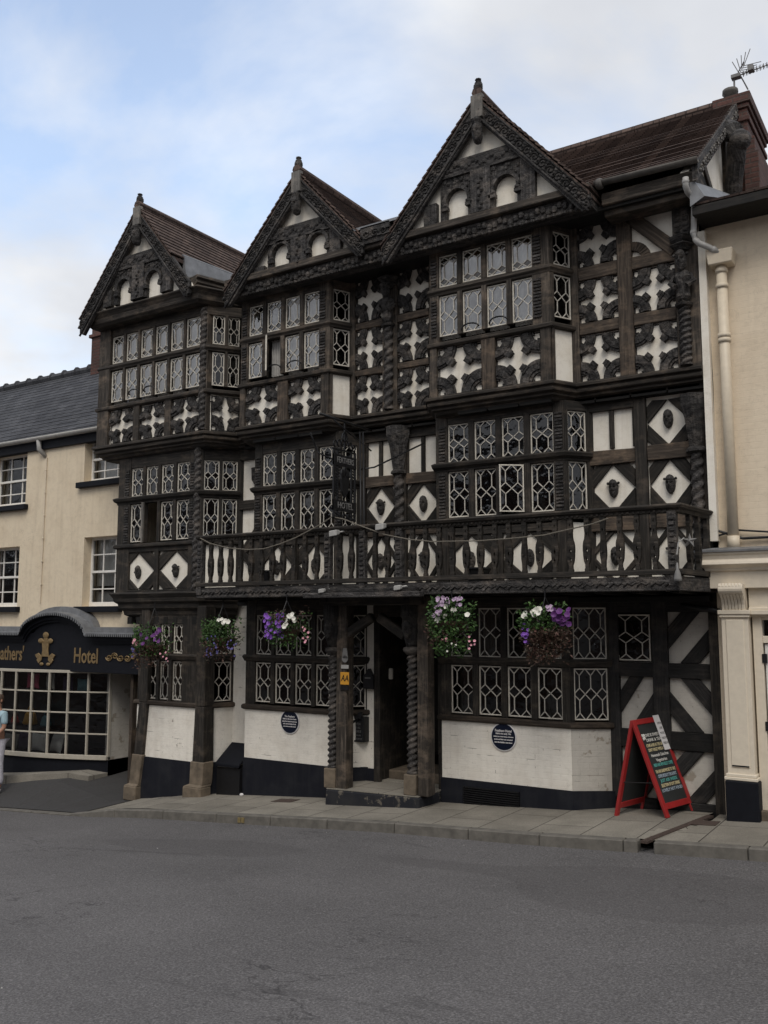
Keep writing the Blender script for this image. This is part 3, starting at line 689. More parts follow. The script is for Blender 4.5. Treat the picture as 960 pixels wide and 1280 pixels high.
# ================= eaves, gables and roofs =================
def gable(cx,ap,hl,hr,yb,yw,foot,trunc=None,ah=.0):
    """steep carved gable: bargeboards, tie, collar, two arched lights, finial, tiled roof"""
    G=empty('gable',(cx,yb,foot),H)
    sl=(ap-foot)/hl; frx=cx+hr; frz=ap-sl*hr
    pb=Patch((cx-hl,yb,ap),(cx+hr,yb,ap),(cx+hr,yb,foot),(cx-hl,yb,foot)); W=pb.W
    bw=.215; th=math.atan(sl); dv=bw/math.cos(th)
    wl=MB(); pw=Patch((cx-hl,yw,ap),(cx+hr,yw,ap),(cx+hr,yw,foot),(cx-hl,yw,foot))
    pz=lambda z:hl-(ap-foot-.1-z)/sl
    pw.poly(wl,[(pz(.10),.10),(min(hl+hr-.03,2*hl-pz(.10)),.10),(min(hl+hr-.03,2*hl-pz(.10)),max(.10,frz-foot-.06)+.001),(hl,ap-foot-.1)],-.12,-.05)
    wl.build('gable_plaster',M['plaster'],G)
    for sg,hw in ((-1,hl),(1,hr)):
        B=MB(); z1=ap-foot; zf=z1-sl*hw
        q=[(hl,z1),(hl+sg*hw,zf),(hl+sg*hw,zf-dv*.62),(hl+sg*(hw-.10),zf-dv*.75),(hl,z1-dv)]
        if sg>0: q.reverse()
        pb.poly(B,q,-.045,.03)
        bo=B.build('bargeboard',M['carved'],G,bevel=.008)
        C=MB(); a=Vector((hl+sg*.13,z1-.13*sl-dv*.48)); b=Vector((hl+sg*(hw-.03),zf+.03*sl-dv*.48))
        scrolls(C,pb,a,b,.08,13,.034,.012)
        for off,ww in ((.045,.022),(dv-.05,.026)): pb.bar(C,(hl+sg*.04,z1-.04*sl-off),(hl+sg*(hw-.02),zf+.02*sl-off),ww,.025,.05)
        C.build('vine_carving',M['carved'],bo,smooth=True)
    # king block and pendant mask at the apex
    K=MB(); pb.box(K,hl-.085,hl+.085,ap-foot-.31,ap-foot+.02,.0,.075); 
    for s_ in (-1,1): K.lathe(pb.p(hl+s_*.035,ap-foot-.2,.07),[(.014,0),(.014,.008)],8,Vector((0,-1,0)))
    K.build('king_block',M['grey'],G,bevel=.006)
    D=MB(); D.lathe(pb.p(hl,ap-foot-.67,.03),[(.02,0),(.05,.02),(.065,.08),(.06,.18),(.07,.24),(.05,.29),(.075,.33),(.06,.37)],12,fn=lambda a,h:1+.08*math.cos(5*a))
    D.build('pendant',M['carved'],G,smooth=True)
    mask(G,pb.p(hl,ap-foot-.53,.05),.26,name='pendant_mask')
    finial(G,(cx,yb-.0,ap+.03),.60)
    # framing of the gable wall, carved
    T=MB(); A=MB(); c0=cx-.0-(cx-hl); ct=ap-.78-foot; cb=ct-.22; z0=.17; at=.60+ah
    lim=lambda z:(ap-foot-z)/sl-.06
    pw.poly(A,[(hl-lim(cb),cb),(hl+min(lim(cb),hr),cb),(hl+min(lim(ct),hr),ct),(hl-lim(ct),ct)],-.05,.045)
    for x in (c0-.88,c0+.58):
        pw.box(A,x,x+.2,z0,cb if lim(cb)>abs(x-hl) else cb-.3,-.05,.03)
    pw.box(A,c0-.14,c0+.15,z0,cb,-.05,.05)
    for ax in (c0-.36,c0+.36):         # arched lights with a beaded archivolt
        r=.165; sp=z0+.24
        n=10; top=cb
        for k in range(n):
            t0=math.pi*k/n; t1=math.pi*(k+1)/n
            p0=(ax+r*math.cos(t0),sp+r*math.sin(t0)*1.1); p1=(ax+r*math.cos(t1),sp+r*math.sin(t1)*1.1)
            pw.poly(A,[p0,(p0[0],top),(p1[0],top),p1][::1 if True else -1],-.05,.012)
        for side_ in (-1,1): pw.box(A,min(ax+side_*r,ax+side_*.26),max(ax+side_*r,ax+side_*.26),z0,top,-.05,.014)
        pw.arc(A,(ax,sp),r,r+.05,r*1.1,r*1.1+.05,0,math.pi,.0,.045,14)
        for k in range(9):
            t=math.pi*(k+.5)/9; A.ball(pw.p(ax+(r+.075)*math.cos(t),sp+(r+.08)*math.sin(t),.018),.018,6,4)
        for side_ in (-1,1): A.ball(pw.p(ax+side_*(r+.01),sp-.03,.02),.045,8,5,(1,1,.8)); pw.box(A,ax+side_*(r+.02)-.05,ax+side_*(r+.02)+.05,sp-.10,sp-.05,-.02,.05)
        # carved leaves round the arch
        for k in range(12): A.ball(pw.p(ax+rng.uniform(-.2,.2),rng.uniform(sp+.24,top-.02),.012),.03,6,4,(1,.7,1))
    for k in range(22): A.ball(pw.p(hl-lim(cb)*.8+k*lim(cb)*1.5/22,cb+.11+.035*math.sin(k*1.4),.045),.034,6,4,(1,.6,1))
    for k in range(8): A.ball(pw.p(c0+.03*math.sin(k*2),z0+.05+k*.06,.05),.03,6,4)
    A.build('gable_carving',M['carved'],G,smooth=False)
    # roof slopes with real courses of tiles
    R=MB(); 
    for sg,hw in ((-1,hl),(1,hr)):
        if sg>0 and trunc: hw=trunc
        n=max(6,int(math.hypot(hw,sl*hw)/.115)); yend=2.6
        for i in range(n):
            t0=i/n; t1=(i+1.25)/n
            xo=cx+sg*(hw*t0+.0); xi=cx+sg*hw*min(t1,1.03); zo=ap+.05-sl*hw*t0; zi=ap+.05-sl*hw*min(t1,1.03); lift=.028
            a=[(xo,yb-.05,zo),(xo,yend,zo),(xi,yend,zi+lift),(xi,yb-.05,zi+lift)]
            nn=(Vector(a[1])-Vector(a[0])).cross(Vector(a[3])-Vector(a[0])).normalized()
            if nn.z<0: nn=-nn
            b=[Vector(q)-nn*.022 for q in a]
            R.hexa(b,a) if sg<0 else R.hexa(b[::-1],a[::-1])
        und=[(cx,yb-.04,ap+.0),(cx,yend,ap+.0),(cx+sg*hw,yend,ap-sl*hw),(cx+sg*hw,yb-.04,ap-sl*hw)]
        R.hexa([Vector(q)-Vector((0,0,.05)) for q in und],und)
    for k in range(int((2.6-yb)/.3)): R.tube([(cx,yb-.06+k*.3,ap+.06),(cx,yb-.06+k*.3+.29,ap+.06)],.075,8)
    R.build('roof',M['tile'],G,uv='wall')
    return G
GL=gable(-11.66,9.42,1.43,1.26,-.80,-.75,7.66,.84)
GM=gable(-8.28,9.17,1.46,1.22,-.66,-.61,7.56)
GR=gable(-5.19,9.39,1.55,1.52,-.66,-.61,7.62)
# tie beams: plain moulded beam over a carved band
def tie(x0,x1,y,z0,z1,z2,parent=H):
    mb=MB(); mb.box(x0,x1,y-.10,y+.25,z1+.004,z2,.004); mb.build('tie_beam',M['timber'],parent,bevel=.01)
    C=MB(); C.box(x0,x1,y-.02,y+.2,z0,z1); k=int((x1-x0)/.075)
    for i in range(k):
        xx=x0+(i+.5)*(x1-x0)/k
        C.ball((xx,y-.03,(z0+z1)/2+.03*math.sin(i*1.7)),.042,6,4,(1,.8,1.2)); C.ball((xx,y-.03,z0),.03,6,3)
    C.build('carved_frieze',M['carved'],parent)
tie(-9.78,-6.72,-.56,7.50,7.68,7.79); tie(-6.72,-3.68,-.56,7.50,7.68,7.79)
mb=MB(); sweep(mb,[(-12.98,.2,7.79),(-12.98,-.70,7.79),(-10.31,-.70,7.79),(-9.95,.1,7.79)],[(-.2,0),(.08,0),(.10,-.03),(.06,-.07),(.03,-.12),(.02,-.2),(-.03,-.25),(-.2,-.25)]); mb.build('tie_beam',M['timber'],H,bevel=.006)
mb=MB(); mb.box(-12.95,-10.3,-.45,.6,7.5,7.56); mb.box(-9.85,-2.6,-.36,.6,7.52,7.58); mb.build('eaves_soffit',M['soffit'],H)
# eaves moulding, lead upstand and ledge on the right of the left gable
mb=MB(); sweep(mb,[(-10.44,-.66,8.02),(-10.10,.45,8.02)],[(-.4,0),(.08,0),(.10,-.05),(.06,-.08),(.08,-.13),(.03,-.18),(.0,-.27),(-.4,-.27)]); mb.build('eaves_moulding',M['timber'],H,bevel=.005)
mb=MB(); mb.hexa([(-10.80,-.55,8.0),(-10.74,-.55,8.0),(-10.60,.75,8.0),(-10.66,.75,8.0)],[(-10.86,-.55,8.47),(-10.80,-.55,8.47),(-10.66,.75,8.47),(-10.72,.75,8.47)]); mb.hexa([(-10.78,-.62,8.025),(-10.36,-.62,8.025),(-10.04,.5,8.025),(-10.6,.75,8.025)],[(-10.78,-.62,8.05),(-10.36,-.62,8.04),(-10.04,.5,8.04),(-10.6,.75,8.05)])
mb.tube([(-10.84,-.56,8.48),(-10.69,.75,8.48)],.03,8); mb.build('lead_upstand',M['leadsheet'],H)
# carved link board and lead flat between the middle and right gables
mb=MB(); mb.box(-7.10,-6.60,-.70,-.62,7.74,8.0); pbl=face(-7.12,-6.58,7.7,8.1,-.70); scrolls(mb,pbl,(.06,.17),(.5,.17),.07,3,.012,.014); mb.build('link_board',M['carved'],H)
mb=MB(); mb.add([(-7.3,-.70,8.02),(-6.45,-.70,8.02),(-6.3,2.2,8.62),(-7.6,2.2,8.62),(-7.3,-.70,7.98),(-6.45,-.70,7.98)],[(0,1,2,3),(4,5,1,0)]); mb.build('lead_flat',M['leadsheet'],H)
# main roof: right part stands high; left part stays low behind the gables
def slope(x0,x1,ya,za,yb,zb,m,par,nm='main_roof',n=None,step=.115,both=True,lift=.022):
    R=MB(); L=math.hypot(yb-ya,zb-za); n=n or int(L/step); nrm=Vector((0,-(zb-za),(yb-ya))).normalized()
    for i in range(n):
        t0=i/n; t1=min(1,(i+1.25)/n); lo=Vector((0,ya+(yb-ya)*t0,za+(zb-za)*t0)); hi=Vector((0,ya+(yb-ya)*t1,za+(zb-za)*t1))
        j=rng.uniform(-.006,.006)
        a=[Vector((x0,0,0))+lo+nrm*(lift+j*lift*30),Vector((x1,0,0))+lo+nrm*(lift+j*lift*30),Vector((x1,0,0))+hi,Vector((x0,0,0))+hi]
        R.hexa([q-nrm*.024 for q in a],a)
    if both:
        a=[Vector((x0,yb,zb)),Vector((x1,yb,zb)),Vector((x1,2*yb-ya,za)),Vector((x0,2*yb-ya,za))]; R.hexa([q-Vector((0,0,.06)) for q in a],a)
    return R.build(nm,M[m],par,uv='wall')
slope(-7.2,-2.44,-.42,7.84,2.2,9.86,'tile',H)
slope(-12.9,-7.2,.3,8.0,2.2,8.5,'slate',H)
mb=MB()
for k in range(12): mb.tube([(-7.0+k*.385,2.2,9.88),(-7.0+k*.385+.375,2.2,9.88)],.09,8)
mb.build('ridge_tiles',M['tile'],H,uv='wall')
mb=MB(); mb.box(-3.62,-2.46,-.40,.1,7.56,7.72); mb.box(-3.62,-2.5,-.30,.0,7.45,7.56); mb.build('eaves_board',M['timber'],H,bevel=.01)
mb=MB(); pts=[]
for (x0,x1) in ((-3.66,-2.40),):
    n=8; pr=[(math.cos(math.pi+math.pi*k/n)*.058,math.sin(math.pi+math.pi*k/n)*.058) for k in range(n+1)]+[(math.cos(-math.pi*k/n)*.05,math.sin(-math.pi*k/n)*.05) for k in range(n+1)]
    mb.hexa([(x0,-.50+a,7.83+b) for a,b in pr],[(x1,-.50+a,7.80+b) for a,b in pr])
mb.lathe((-3.64,-.5,7.80),[(.06,0),(.07,.02),(.07,.06),(.06,.08)],10,Vector((1,0,0)))
mb.build('gutter',M['gutter'],H,smooth=True)
mb=MB(); d=lambda x,y,Y:P(x,y,Y)
mb.tube([d(857,222,-.5),d(857,232,-.5),d(859,239,-.45),d(866,247,-.3),d(868,253,-.25),d(867,293,-.22),d(869,299,-.22),d(874,304,-.21),d(886,309,-.16),d(899,316,-.1)],.036,10)
for q in (d(857,227,-.5),d(868,255,-.25),d(867,290,-.22),d(892,312,-.13)): mb.ball(q,.044,10,6)
mb.build('downpipe',M['greypipe'],H,smooth=True)
# right hand gable end of the main roof
E=Patch((-2.55,-.4,9.86),(-2.55,2.2,9.86),(-2.55,2.2,7.7),(-2.55,-.4,7.7)); pl=MB(); E.poly(pl,[(0,.0),(2.6,0),(2.6,2.1)],-.1,.0); pl.build('gable_plaster',M['plaster'],H)
T=MB(); E.poly(T,[(-.05,-.15),(2.65,1.97),(2.65,2.22),(-.05,.10)],.06,.13); bo=T.build('bargeboard',M['carved'],H,bevel=.006)
C=MB(); scrolls(C,E,(.05,.02),(2.5,1.94),.05,12,.135,.014); C.build('vine_carving',M['grey'],bo,smooth=True)
T=MB(); E.box(T,.32,.42,.0,.3,0,.03); E.bar(T,(.62,.5),(1.4,.1),.12,0,.035); E.box(T,1.95,2.3,.1,1.6,0,.06); T.build('timber_frame',M['timber'],H,bevel=.006)
mb=MB(); mb.tube([E.p(1.9,1.42,.08),E.p(1.75,1.28,.2),E.p(1.68,1.08,.26),E.p(1.78,.9,.22),E.p(1.98,.7,.14),E.p(2.05,.3,.1)],.15,10,.11); mb.ball(E.p(1.68,1.1,.3),.15,10,6); mb.build('carved_bracket',M['carved'],H,smooth=True)
T=MB(); E2=Patch((-2.5,2.2,9.86),(-2.5,4.8,9.86),(-2.5,4.8,7.7),(-2.5,2.2,7.7)); E2.poly(T,[(0,1.98),(2.6,-.0),(2.6,.25),(0,2.22)],.0,.10); T.build('bargeboard',M['carved'],H,bevel=.006)
mb=MB(); mb.box(-2.555,-2.47,-.02,.12,3.3,7.1); mb.build('edge_board',M['plaster'],H)
# brick chimney standing against that gable
Ch=empty('chimney',(-2.5,2.3,8.0),H)
mb=MB(); cl_=P(890,130,2.1).x; cr_=P(937,113,2.1).x; ct_=P(937,112,2.1).z
mb.box(cl_+.06,cr_-.06,2.16,3.5,7.6,ct_-.22); mb.box(cl_+.03,cr_-.03,2.13,3.53,ct_-.42,ct_-.34); mb.box(cl_+.03,cr_-.03,2.13,3.53,ct_-.22,ct_-.15); mb.box(cl_,cr_,2.1,3.56,ct_-.15,ct_)
mb.box(cr_-.10,cr_+.10,1.95,3.7,7.2,8.95); mb.box(cr_-.10,cr_+.05,2.0,3.62,8.95,9.2)
mb.build('brick_stack',M['redbrick'],Ch,uv='wall',bevel=.008)
mb=MB(); mb.lathe(P(913,122,2.25)-Vector((0,0,.06)),[(.09,0),(.095,.1),(.115,.12),(.11,.17)],12); mb.build('chimney_pot',M['gutter'],Ch,smooth=True)
# ================= first floor =================
def floor1(FL,FR,BL,BR,Yf,r1,r2,lx0,lx1,n,gap,open_=(),curt=(None,None),sw=True,gl='glassdark',zb=2.82,loz=True,masks=True,rail=3.62):
    f=face(FL,FR,zb,5.2,Yf); s=side(FR,Yf,BR,Y1,zb,5.2); l=side(BL,Y1,FL,Yf,zb,5.2); T=MB(); v=lambda z:z-zb; W=f.W; u0=lx0-FL; u1=lx1-FL
    pl=MB(); f.box(pl,.02,W-.02,0,v(rail)-.02,-.08,-.04); s.box(pl,0,s.W,0,v(rail),-.06,-.03); l.box(pl,0,l.W,0,2.3,-.06,-.03); pl.build('plaster_panel',M['plaster'],H)
    f.box(T,0,u0,0,2.38,-.1,.012,.004); f.box(T,u1,W,0,2.38,-.1,.012,.004); f.box(T,u0,u1,v(r1[1]),2.38,-.1,.006)
    for a in (u0-.13,u1+.03):
        for z0,z1 in (r1,r2):
            C=MB()
            for i in range(int((z1-z0)/.045)): f.box(C,a,a+.1,v(z0)+i*.045,v(z0)+i*.045+.026,.008,.028,.003)
            C.build('jamb_carving',M['carved'],H)
    lights(H,f,u0,u1,v(r1[0]),v(r1[1]),n,gap,T,2,gl,-.03,(),curt[0]); lw=lights(H,f,u0,u1,v(r2[0]),v(r2[1]),n,gap,T,2,gl,-.03,open_,curt[1])
    ns=2 if sw else 1
    s.box(T,0,.05,0,2.38,-.1,.010); s.box(T,s.W-.05,s.W+.05,0,2.38,-.1,.010); s.box(T,0,s.W,v(r1[1]),2.38,-.1,.004)
    lights(H,s,.05,s.W-.05,v(r1[0]),v(r1[1]),ns,.05,T,2,gl,-.03); lights(H,s,.05,s.W-.05,v(r2[0]),v(r2[1]),ns,.05,T,2,gl,-.03)
    l.box(T,0,.08,0,2.38,-.08,.01); l.box(T,l.W-.08,l.W,0,2.38,-.08,.01)
    if loz:
        Z=MB(); g=.10; pw=(W-.14*2-g)/2
        f.box(T,.14+pw,.14+pw+g,0,v(rail),-.08,.012); f.box(T,0,W,v(rail)-.10,v(rail),-.08,.01); f.box(T,0,W,-.0,.06,-.08,.01)
        for i in range(2):
            a=.14+i*(pw+g); lozenge(Z,f,a,a+pw,.06,v(rail)-.1,-.045,.36)
            if masks: mask(H,f.p(a+pw/2,(v(rail)-.04)/2-.02,-.03),.22,hat=rng.choice((0,0,1)))
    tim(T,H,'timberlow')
    pth=lambda z:[(BL,Y1,z),(FL,Yf,z),(FR,Yf,z),(BR,Y1,z)]
    mb=MB(); sweep(mb,pth((r1[0]+r2[1])/2),[(-.08,.07),(.03,.07),(.075,.045),(.06,.0),(.02,-.03),(.015,-.06),(-.08,-.06)]); mb.build('transom',M['timberlow'],H,bevel=.004)
    mb=MB(); sweep(mb,pth(r2[0]-.03),SILL); mb.build('sill',M['timberlow'],H,bevel=.004)
    return f,v,lw,u0
Yf1=-.33; pxa=lambda a,y,Y:P(a,y,Y).x
tan=lambda i:('warmcurtain',.62,1.0) if i==0 else None
fl,vl,lwl,ul=floor1(-12.49,-10.51,-12.49,-10.08,Yf1,(4.49,4.99),(3.70,4.355),pxa(164,610,Yf1),pxa(237,610,Yf1),4,.07,(1,),(tan,lambda i:('warmcurtain',.5,1.0) if i==0 else None))
mb=MB(); a=ul+lwl+.07; fl.box(mb,a-.05,a-.01,vl(3.68),vl(4.37),-.02,.05); fl.box(mb,a+lwl*.72,a+lwl*.78,vl(3.75),vl(4.1),-.25,-.2); mb.build('open_casement',M['grey'],H,bevel=.004)
mb=MB(); twist(mb,(-10.57,Yf1-.012),2.84,5.2,.06,11,2,.2); mb.build('twisted_post',M['carved'],H,smooth=True)
mb=MB(); mb.box(-10.66,-10.495,Yf1-.012,Yf1+.15,2.84,5.2,.003); mb.build('corner_post',M['timberlow'],H,bevel=.012)
mb=MB(); sweep(mb,[(-12.49,.3,2.84),(-12.49,Yf1,2.84),(-10.51,Yf1,2.84),(-10.08,Y1,2.84)],[(-.1,0),(.06,0),(.075,-.03),(.05,-.07),(.03,-.10),(.02,-.16),(-.03,-.2),(-.04,-.27),(-.10,-.32),(-.11,-.38),(-.19,-.43),(-.2,-.47),(-.5,-.5),(-.5,0)]); mb.build('jetty_moulding',M['timberlow'],H,bevel=.004)
mb=MB()
for i in range(9): mb.box(-12.30+i*.22,-12.20+i*.22,-.21,.2,2.30,2.42)
mb.build('jetty_joists',M['soffit'],H)
fm1,vm1,lwm1,um1=floor1(-9.50,-7.84,-9.62,-7.67,-.15,(4.47,4.99),(3.735,4.335),pxa(328,610,-.15),pxa(418,610,-.15),4,.085,(),(lambda i:('curtain',.15,.8) if i==2 else None,lambda i:('greycurtain',0,.8) if i in (1,2) else (('warmcurtain',.6,1) if i==3 else None)),False)
fr1,vr1,lwr1,ur1=floor1(-6.17,-4.28,-6.3,-4.05,-.15,(4.53,5.07),(3.77,4.407),pxa(560,610,-.15),pxa(693,610,-.15),4,.085,(2,),(lambda i:('greycurtain',.5,.85) if i==2 else (('greycurtain',.0,.35) if i==0 else None),lambda i:('greycurtain',.1,.45) if i==3 else (('greycurtain',.6,1) if i==1 else None)),False)
# the right bay's third lower casement, pushed open towards the street
a=ur1+2*(lwr1+.085); hp=fr1.p(a+lwr1,0,.03); ang=rad(38); hx=hp.x-math.cos(ang)*lwr1; hy=hp.y-math.sin(ang)*lwr1
oc=Patch((hx,hy,4.40),(hp.x,hp.y,4.40),(hp.x,hp.y,3.775),(hx,hy,3.775)); light(H,oc,0,oc.W,0,oc.H,2,0,'glassdark',label='casement pushed open')
# walls of the first floor
def wall1(x0,x1):
    f=face(x0,x1,2.72,5.25,Y1); pl=MB(); f.box(pl,0,f.W,0,2.5,-.09,-.04); pl.build('plaster_panel',M['plaster'],H); return f,(lambda z:z-2.72),(lambda a,y=620:P(a,y,Y1).x-x0)
f,v,u=wall1(-10.14,-9.45); T=MB()
f.box(T,0,f.W,v(4.18),v(4.33),-.08,.02,.006); f.box(T,0,f.W,v(5.0),v(5.25),-.08,.02); f.bar(T,(.0,v(3.3)),(f.W,v(4.1)),.14,-.08,.015); f.box(T,0,f.W,v(2.72),v(3.0),-.08,.02); f.bar(T,(.05,v(3.55)),(f.W,v(2.9)),.12,-.08,.018)
tim(T,H,'timberlow'); SH=MB(); f.poly(SH,[(.32,v(4.66)),(.42,v(4.52)),(.52,v(4.66)),(.53,v(4.86)),(.31,v(4.86))],-.04,.03); SH.build('carved_shield',M['carved'],H,bevel=.008)
def panel_wall(x0,x1,posts,cols,pairz,railz,lozz,diamond_top=False):
    f,v,u=wall1(x0,x1); T=MB(); B=MB(); Z=MB()
    for a,b in posts:
        st=MB(); f.box(st,a-x0,b-x0,0,2.5,-.08,.03,.006); st.build('stud',M['timberlow'],H,bevel=.008)
    for ci,(a,b) in enumerate(cols):
        a-=x0; b-=x0; m=(a+b)/2
        for r0,r1 in railz:
            st=MB(); f.box(st,a,b,v(r0),v(r1),-.08,.018+rng.uniform(0,.006),.008); st.build('rail',M['brown'],H,bevel=.008)
        if diamond_top and ci==1:
            lozenge(Z,f,a,b,v(pairz[0])-.03,v(5.12),-.045,.36); mask(H,f.p(m,v((pairz[0]+5.12)/2)+.02,-.03),.23,hat=0)
        else:
            f.box(T,m-.03,m+.03,v(pairz[0]),v(pairz[1]),-.08,.0); f.box(T,a,b,v(pairz[1]),v(5.25),-.08,.02)
            for e0,e1 in ((a,a+.03),(b-.03,b)): f.box(T,e0,e1,v(pairz[0]),v(pairz[1]),-.08,.0)
        for z0,z1 in lozz:
            lozenge(Z,f,a+.01,b-.01,v(z0),v(z1),-.045,.35 if z0>3.5 else .13); mask(H,f.p(m,v((z0+z1)/2)-.0,-.03),.23,hat=rng.choice((0,1,1)))
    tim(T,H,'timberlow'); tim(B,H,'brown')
q=lambda a,y=620:P(a,y,Y1).x
panel_wall(-7.72,-6.12,[(-7.72,q(457)),(q(494),q(508)),(q(549.5),-6.12)],[(q(457),q(494)),(q(508),q(549.5))],(4.50,5.03),[(4.34,4.5),(3.60,3.74),(2.75,2.86)],[(3.74,4.34),(2.86,3.60)])
panel_wall(-4.10,-2.545,[(-4.10,q(738)),(q(796),q(811)),(q(866),-2.545)],[(q(738),q(796)),(q(811),q(866))],(4.56,5.06),[(4.36,4.54),(3.50,3.72),(2.75,2.86)],[(3.72,4.36),(2.86,3.50)],True)
def carved_post1(cx,z0,z1):
    mb=MB(); twist(mb,(cx,Y1-.05),z0,z1-.7,.07,6,2,.16); mb.lathe((cx,Y1-.05,z1-.72),[(.08,0),(.12,.02),(.12,.05),(.09,.08)],12)
    mb.lathe((cx,Y1-.06,z1-.64),[(.08,0),(.10,.15),(.13,.35),(.17,.5),(.17,.64)],8,fn=lambda a,h:1+.12*math.cos(3*a)); mb.build('carved_post',M['carved'],H)
carved_post1(q(501),2.86,5.2); carved_post1(q(874),2.86,5.1)
# ================= balcony =================
BX0,BX1,BY=-9.96,-2.69,-.90
BAL=empty('balcony',(-6.3,BY,2.72),H)
mb=MB()
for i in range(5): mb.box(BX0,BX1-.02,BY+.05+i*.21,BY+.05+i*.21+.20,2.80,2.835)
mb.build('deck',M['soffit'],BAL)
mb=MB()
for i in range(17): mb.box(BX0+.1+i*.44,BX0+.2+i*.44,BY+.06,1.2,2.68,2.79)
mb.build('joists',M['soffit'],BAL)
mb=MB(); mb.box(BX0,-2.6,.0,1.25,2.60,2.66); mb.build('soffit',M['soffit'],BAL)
mb=MB(); mb.box(BX0,BX1,BY-.03,BY+.09,2.70,2.86,.004); mb.hexa([(BX1,BY-.03,2.70),(BX1,BY+.09,2.70),(-2.60,Y1,2.70),(-2.50,Y1,2.70)],[(BX1,BY-.03,2.86),(BX1,BY+.09,2.86),(-2.60,Y1,2.86),(-2.50,Y1,2.86)])
mb.box(-7.82,-5.93,BY-.14,BY-.02,2.675,2.745,.004); mb.box(-7.72,-6.0,BY-.10,BY-.03,2.745,2.80)
mb.build('carved_beam',M['carved'],BAL,bevel=.008)
C=MB(); pb=face(BX0,BX1,2.70,2.86,BY-.03); n=46
for i in range(n):
    a=pb.W*(i+.5)/n; C.tube([pb.p(a-.07,.05,.002),pb.p(a-.02,.095,.006),pb.p(a+.03,.07,.006),pb.p(a+.075,.1,.002)],.011,5)
C.build('vine_carving',M['carved'],BAL,smooth=True)
mb=MB(); hp_=[(BX0,BY,3.655),(BX1,BY,3.665),(-2.56,Y1,3.66)]
sweep(mb,hp_,[(-.07,0),(.06,0),(.075,-.02),(.06,-.05),(.03,-.06),(.03,-.10),(-.05,-.10),(-.07,-.05)]); mb.build('handrail',M['timberlow'],BAL,bevel=.004)
C=MB()
for i in range(120): C.box(BX0+.03+i*.0602,BX0+.055+i*.0602,BY-.042,BY-.02,3.575,3.60)
C.build('dentil_strip',M['timberlow'],BAL)
mb=MB(); sweep(mb,[(BX0,BY,2.935),(BX1,BY,2.94),(-2.56,Y1,2.935)],[(-.05,0),(.055,0),(.055,-.06),(-.05,-.06)]); mb.build('bottom_rail',M['timberlow'],BAL,bevel=.004)
pbf=face(BX0,BX1,2.93,3.56,BY); z0,z1=0,.635
posts=[BX0+.06]+[P(a,700,BY).x for a in (410.5,454,500)]+[BX1-.06]
for x in posts:
    mb=MB(); mb.box(x-.05,x+.05,BY-.045,BY+.045,2.75,3.58,.004); 
    for k in range(9): mb.box(x-.03,x+.03,BY-.06,BY-.04,2.98+k*.063,3.02+k*.063)
    mb.build('post',M['carved'],BAL,bevel=.005)
BPROT=[]
for kd in (0,1):
    mb=MB(); bal_mb(mb,Patch((0,0,1),(1,0,1),(1,0,0),(0,0,0)),0,0,z1-z0,.054,kd); BPROT.append(mb)
bm=[None,None]
def baluster(x,y,z,kd,rot=0):
    if bm[kd] is None:
        o=BPROT[kd].build('baluster',M['timberlow'],None,origin=(0,0,0)); bm[kd]=o.data; o.parent=BAL
    else: o=bpy.data.objects.new('baluster',bm[kd]); COL.objects.link(o); o.parent=BAL
    o.location=Vector((x,y,z))-WL['balcony']; o.rotation_euler=(0,rng.uniform(-.012,.012),rot)
ci=0
for a,b in zip(posts,posts[1:]):
    n=max(1,round((b-a)/.195)-1)
    for i in range(n):
        x=a+(b-a)*(i+1)/(n+1); baluster(x,BY,2.93,1 if ci%5==3 else 0); ci+=1
for t in (.3,.55,.8):
    baluster(BX1+(-2.56-BX1)*t,BY+(Y1-BY)*t,2.93,0,rad(82))
